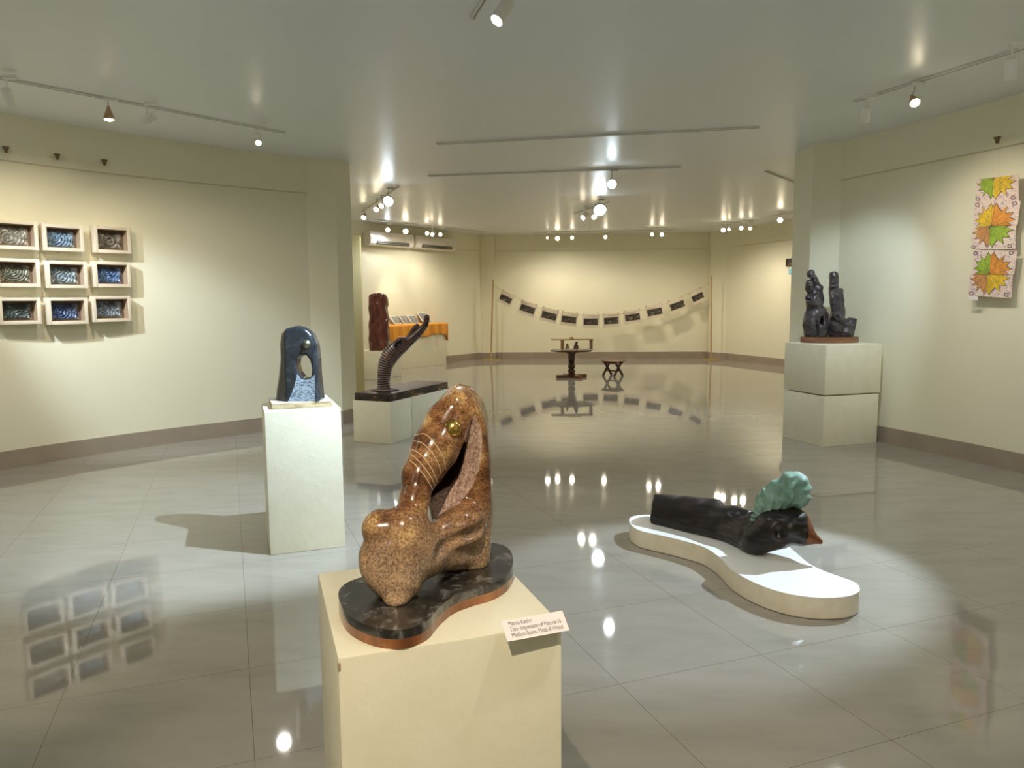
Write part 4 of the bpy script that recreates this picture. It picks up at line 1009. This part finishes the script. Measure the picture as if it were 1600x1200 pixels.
def f_hair(P):
    d = s_ell(P, W6(1062, 250, 4.0), (.100, .088, .104))
    d = smin(d, s_ell(P, W6(985, 285, 4.02), (.085, .082, .092)), .02)
    d = smin(d, s_ell(P, W6(915, 330, 4.04), (.072, .068, .080)), .02)
    d = smin(d, s_cone(P, W6(890, 360, 4.03), W6(828, 425, 4.03), .050, .016), .02)
    d = smin(d, s_ell(P, W6(1105, 300, 4.0), (.050, .06, .048)), .02)
    c = np.array(W6(880, 420, 4.03)); q = P-c; ang = np.arctan2(q[..., 2], q[..., 0]); rr_ = np.hypot(q[..., 0], q[..., 2])
    st = np.sin(ang*30+3.2*np.sin(rr_*24)+q[..., 1]*26)*.0040+np.sin(ang*15-rr_*55+q[..., 1]*17)*.0050+np.sin(rr_*90+ang*7)*.002
    return d-st
mhg = mat('verdigris_green_hair', (.22, .36, .28), .6); n_ = nz(mhg, 'noise', 12, 6, .7); ramp(mhg, n_, [(.3, (.10, .20, .15)), (.55, (.23, .37, .29)), (.75, (.36, .52, .43))]); bump(mhg, nz(mhg, 'noise', 60, 4), .4, .004)
carve('green_hair', f_hair, (W6(800, 440, 4.0)[0]-.03, 3.88, W6(800, 440, 4.0)[2]-.03), (W6(1180, 240, 4.0)[0]+.03, 4.14, W6(1060, 130, 4.0)[2]+.03), .0048, [mhg], None, rt)
# ------------------------------------------------------------------ far end: poles, string of photographs, table, stool
def p6(a, b): return (740+a/4.1026, 420+b/4.1026)
mpole = mat('pale_bamboo_pole', (.45, .30, .13), .5)
pole_tops = []
for (ub, ut, lb) in ((767, 770.5, 'thin wooden pole on a flat foot left of the strung photographs'), (1111, 1111.3, 'thin wooden pole on a flat foot right of the strung photographs')):
    yb = 19.30 if ub < 900 else 18.75
    B = at(ub, 560.5, yb); B.z = 0; Tt = at(ut, 437 if ub < 900 else 431, yb)
    r = empty('display_pole', B, 0, lb, 'pole', 'poles holding the string of photographs')
    s = MB(); s.tube([(0, 0, .02), ((Tt-B).x*.5, 0, Tt.z*.5), ((Tt-B).x, 0, Tt.z)], [.022, .021, .020], 10); s.build('pole', mpole, r)
    s = MB(); s.box((0, 0, .015), (.44, .06, .03), bev=.004); s.box((0, 0, .012), (.06, .40, .024), bev=.004); s.build('foot', mpole, r)
    pole_tops.append((B, Tt))
YPh = 19.1
sh = [(207, 190, -27), (346, 255, -20), (485, 298, -14), (612, 322, -8), (752, 336, -1), (882, 330, 3), (1018, 308, 8), (1160, 274, 12), (1305, 232, 20), (1436, 178, 26)]
rope = [at(*p6(a, b), YPh) for a, b in [(128, 112), (172, 134), (280, 188), (420, 252), (552, 284), (680, 296), (820, 296), (950, 288), (1090, 262), (1225, 226), (1360, 168), (1478, 112), (1520, 84)]]
rope[0] = pole_tops[0][1].copy(); rope[0].z = at(*p6(128, 105), 19.35).z; rope[-1] = pole_tops[1][1].copy(); rope[-1].z = at(*p6(1522, 88), 18.75).z
s = MB(); s.tube(spline(rope, 6), .006, 6); o = s.build('hanging_string', mat('pale_string', (.55, .46, .32), .7)); o.data.transform(Matrix.Translation(-rope[6])); o.location = rope[6]
tag(o, 'sagging string tied between the two poles at the far wall', 'string')
mpp = mat('cream_photo_paper', (.74, .66, .52), .6)
mph = []
for k in range(10):
    q = mat('dark_photo_print_%d' % k, (.06, .05, .04), .4); n_ = nz(q, 'noise', 7+k*.7, 5, .7, vec=(1, 1, 1.5)); ramp(q, n_, [(.42, (.030, .024, .020)), (.58, (.11, .09, .07)), (.70, (.34, .30, .25))]); mph.append(q)
nm = ['leftmost photograph on the string, steeply tilted by the left pole', 'second photograph from the left pole on the sagging string', 'third photograph from the left pole on the sagging string', 'fourth photograph from the left pole, above the round table',
      'level photograph at the lowest point of the string, left one', 'photograph at the lowest point of the string, right one, with a pale patch', 'fourth photograph from the right pole, above and right of the stool', 'third photograph from the right pole on the sagging string',
      'second photograph from the right pole on the sagging string', 'rightmost photograph on the string, steeply tilted by the right pole']
for k, (a, b, ang) in enumerate(sh):
    c = at(*p6(a, b), YPh); yaw = random.uniform(-.12, .12)
    r = empty('strung_photograph', c, 0, nm[k], 'photograph', 'photographs on the string')
    T = Matrix.Rotation(yaw, 4, 'Z') @ Matrix.Rotation(math.radians(-ang), 4, 'Y')
    wS, hS = (.44, .345) if 0 < k < 9 else (.36, .31)
    s = MB(); V_ = []; nn_ = 10
    for j in range(nn_+1):
        x = (j/nn_-.5)*wS; y = .015*math.sin(j/nn_*math.pi*1.5+k)
        V_.append([s.bm.verts.new(T @ Vector((x, y+dy_, z))) for z in (-hS/2, hS/2) for dy_ in (0, .002)])
    for A_, B_ in zip(V_, V_[1:]):
        for f in ((A_[0], B_[0], B_[2], A_[2]), (A_[1], A_[3], B_[3], B_[1]), (A_[2], B_[2], B_[3], A_[3]), (A_[0], A_[1], B_[1], B_[0])): s.bm.faces.new(f)
    s.build('paper', mpp, r, angle=60)
    s = MB(); prev = None; wI, hI = wS*.84, hS*.47
    for j in range(nn_+1):
        x = (j/nn_-.5)*wI; jj = (x/wS+.5)*nn_; y = .015*math.sin(jj/nn_*math.pi*1.5+k)-.003
        cur = [s.bm.verts.new(T @ Vector((x, y, z-.012))) for z in (-hI/2, hI/2)]
        if prev: s.bm.faces.new((prev[0], cur[0], cur[1], prev[1]))
        prev = cur
    s.build('photo_print', mph[k], r, angle=60)
    s = MB()
    for sx_ in (-1, 1): s.box(T @ Vector((sx_*wS*.42, -.004, hS/2+.004)), (.012, .016, .045))
    s.build('clothes_pegs', mpole, r)
# round table
def p8(a, b): return (860+a/10, 500+b/10)
mdw = mat('dark_turned_wood', (.07, .025, .012), .32, coat=.2); ramp(mdw, nz(mdw, 'noise', 12, 5), [(.3, (.03, .012, .007)), (.7, (.11, .04, .018))])
mfw = mat('brown_foot_wood', (.22, .09, .035), .4)
tY = 14.75; tb = at(893, 590.5, tY); tb.z = 0
tt = empty('pedestal_table', tb, math.radians(12), 'dark wooden pedestal table with turned column and cross foot, far centre', 'table')
ztop = at(893, 547.5, tY).z
s = MB(); s.box((0, 0, .03), (.62, .07, .055), .05, bev=.006); s.build('foot', mfw, tt)
s = MB(); s.box((.02, 0, .028), (.07, .62, .053), .25, bev=.006); s.build('foot', mfw, tt)
H = ztop
prof = [(.085, .05), (.085, .075), (.055, .085), (.075, .11), (.075, .15), (.05, .17), (.066, .19), (.078, .225), (.066, .265), (.05, .28), (.07, .295), (.07, .31), (.05, .325), (.066, .345), (.070, .40), (.066, H-.075), (.095, H-.06), (.10, H-.03), (.14, H-.02), (.15, H-.01)]
s = MB(); s.lathe(prof, seg=20); s.build('turned_column', mdw, tt)
wl = (at(927, 549, tY)-at(859, 549, tY)).length
s = MB(); s.lathe([(wl/2-.008, 0), (wl/2, .006), (wl/2, .022), (wl/2-.008, .028)], (0, 0, H-.014), 8); s.build('table_top', mdw, tt, angle=20)
zt_ = H+.0145
mst = mat('tan_stand_wood', (.30, .15, .06), .4)
st = empty('display_stand', (tb.x, tb.y, zt_), math.radians(0), 'small open wooden stand with a thin top shelf on the round pedestal table', 'stand')
zsh = at(893, 531, tY).z-zt_
xl, xr = at(878.5, 540, tY).x-tb.x, at(923.5, 540, tY).x-tb.x
s = MB(); s.box(((xl+xr)/2+.03, 0, .006), (xr-xl+.10, .26, .012), bev=.002); s.build('base_board', mat('pale_papers', (.62, .56, .44), .6), st)
s = MB(); s.box((xl, -.02, .012+(zsh-.012)/2), (.055, .20, zsh-.012), bev=.003); s.build('post', mst, st)
s = MB(); s.box((xr, 0, .012+(zsh-.012)/2), (.04, .22, zsh-.012), bev=.003); s.build('post', mst, st)
x0_, x1_ = at(861, 531, tY).x-tb.x, at(926.5, 531, tY).x-tb.x
s = MB(); s.box(((x0_+x1_)/2, 0, zsh+.010), (x1_-x0_, .27, .018), bev=.003); s.build('top_shelf', mst, st)
s = MB(); xr_ = at(893.5, 528, tY).x
s.lathe([(.036, 0), (.040, .006), (.038, .028), (.030, .034), (.030, .010), (.004, .008)], seg=20); o = s.build('brass_dish', MAT['brass']); o.location = (xr_, tb.y, zt_+zsh+.0195); tag(o, 'small brass dish on the top shelf of the stand on the round table', 'dish')
def figurine(name, u, v0, v1, wid, label, m_, seed, lean=0):
    B = at(u, v0, tY-.03); B.z = zt_+.0125; hh = at(u, v1, tY).z-B.z
    def f(P):
        q = P
        d = s_cone(q, (0, 0, .01), (0, 0, hh*.35), wid*.5, wid*.42); d = smin(d, s_cone(q, (0, 0, hh*.35), (lean*.4, 0, hh*.68), wid*.38, wid*.28), .01)
        d = smin(d, s_ell(q, (lean, 0, hh*.84), (wid*.28, wid*.26, hh*.15)), .008)
        d = smin(d, s_cone(q, (-wid*.3, -.01, hh*.3), (wid*.4, -.03, hh*.35), .012, .010), .008)
        if seed: d = smin(d, s_cone(q, (lean, 0, hh*.85), (lean+.03, 0, hh*1.02), .012, .006), .006)
        return np.maximum(d-.002*wob(q, 90, seed), -q[..., 2])
    o = carve(name, f, (-wid, -wid, -.01), (wid, wid, hh*1.15), .0045, [m_]); o.location = B; return tag(o, label, 'figurine', 'figurines on the round table')
figurine('figurine', 886.3, 546, 536.5, .075, 'small pale seated figurine, left of the two on the round table', mat('pale_clay', (.42, .32, .18), .6), 0)
figurine('figurine', 900, 546, 533.6, .10, 'larger brown seated figurine, right of the two on the round table', mat('brown_carved_clay', (.13, .055, .025), .45), 1.0, .01)
# stool
sY = 15.0; sb = at(957.5, 588.5, sY); sb.z = 0; SH = at(957.5, 563.5, sY).z
stl = empty('folding_stool', sb, math.radians(-46), 'low dark wooden stool with crossed legs beside the round table', 'stool')
s = MB(); s.box((0, 0, SH-.011), (.40, .27, .022), bev=.004); s.build('seat', mfw, stl)
s = MB(); s.box((0, -.11, SH-.035), (.34, .02, .03), bev=.003); s.box((0, .11, SH-.035), (.34, .02, .03), bev=.003); s.build('seat_rail', mdw, stl)
for sx_ in (-1, 1):
    for sy_ in (-1, 1):
        s = MB(); s.bar((sx_*.14+.012*sy_, sy_*.125, .006), (sx_*.14+.012*sy_, -sy_*.105, SH-.03), .030, .042, .004); s.build('leg', mdw, stl)
s = MB(); s.bar((-.14, .05, .10), (.14, .05, .10), .018, .018); s.build('stretcher', mdw, stl)
s = MB(); s.bar((-.14, -.05, .10), (.14, -.05, .10), .018, .018); s.build('stretcher', mdw, stl)
# small framed picture and blue paper on the far right wall
XA, XB = (5.36, 18.85), (6.28, 16.3)
xd_ = Vector((XB[0]-XA[0], XB[1]-XA[1], 0)).normalized(); xn_ = Vector((xd_.y, -xd_.x, 0)); RX = math.atan2(xd_.y, xd_.x)
A = onwall(1229.5, 410, XA, XB); B = onwall(1246, 410, XA, XB); z0_ = onwall(1233, 416, XA, XB).z; z1_ = onwall(1233, 404, XA, XB).z; c = (A+B)/2; c.z = (z0_+z1_)/2
r = empty('framed_picture', c, RX, 'small dark framed picture half hidden by the right pier on the far right wall', 'picture'); wv = (B-A).length
s = MB()
for k_ in (-1, 1): s.box((k_*(wv/2-.008), -.015, 0), (.016, .03, z1_-z0_), bev=.002); s.box((0, -.015, k_*((z1_-z0_)/2-.008)), (wv, .03, .016), bev=.002)
s.build('frame', mdw, r); s = MB(); s.box((0, -.008, 0), (wv-.03, .012, z1_-z0_-.03)); s.build('print', mph[2], r)
A = onwall(1234, 424, XA, XB)+xn_*.012; s = MB(); s.box((0, 0, 0), (.10, .012, .12), RX); o = s.build('blue_paper', mat('light_blue_paper', (.22, .55, .66), .6)); o.location = A+xd_*.03
tag(o, 'light blue paper below the small dark picture by the right pier', 'paper')
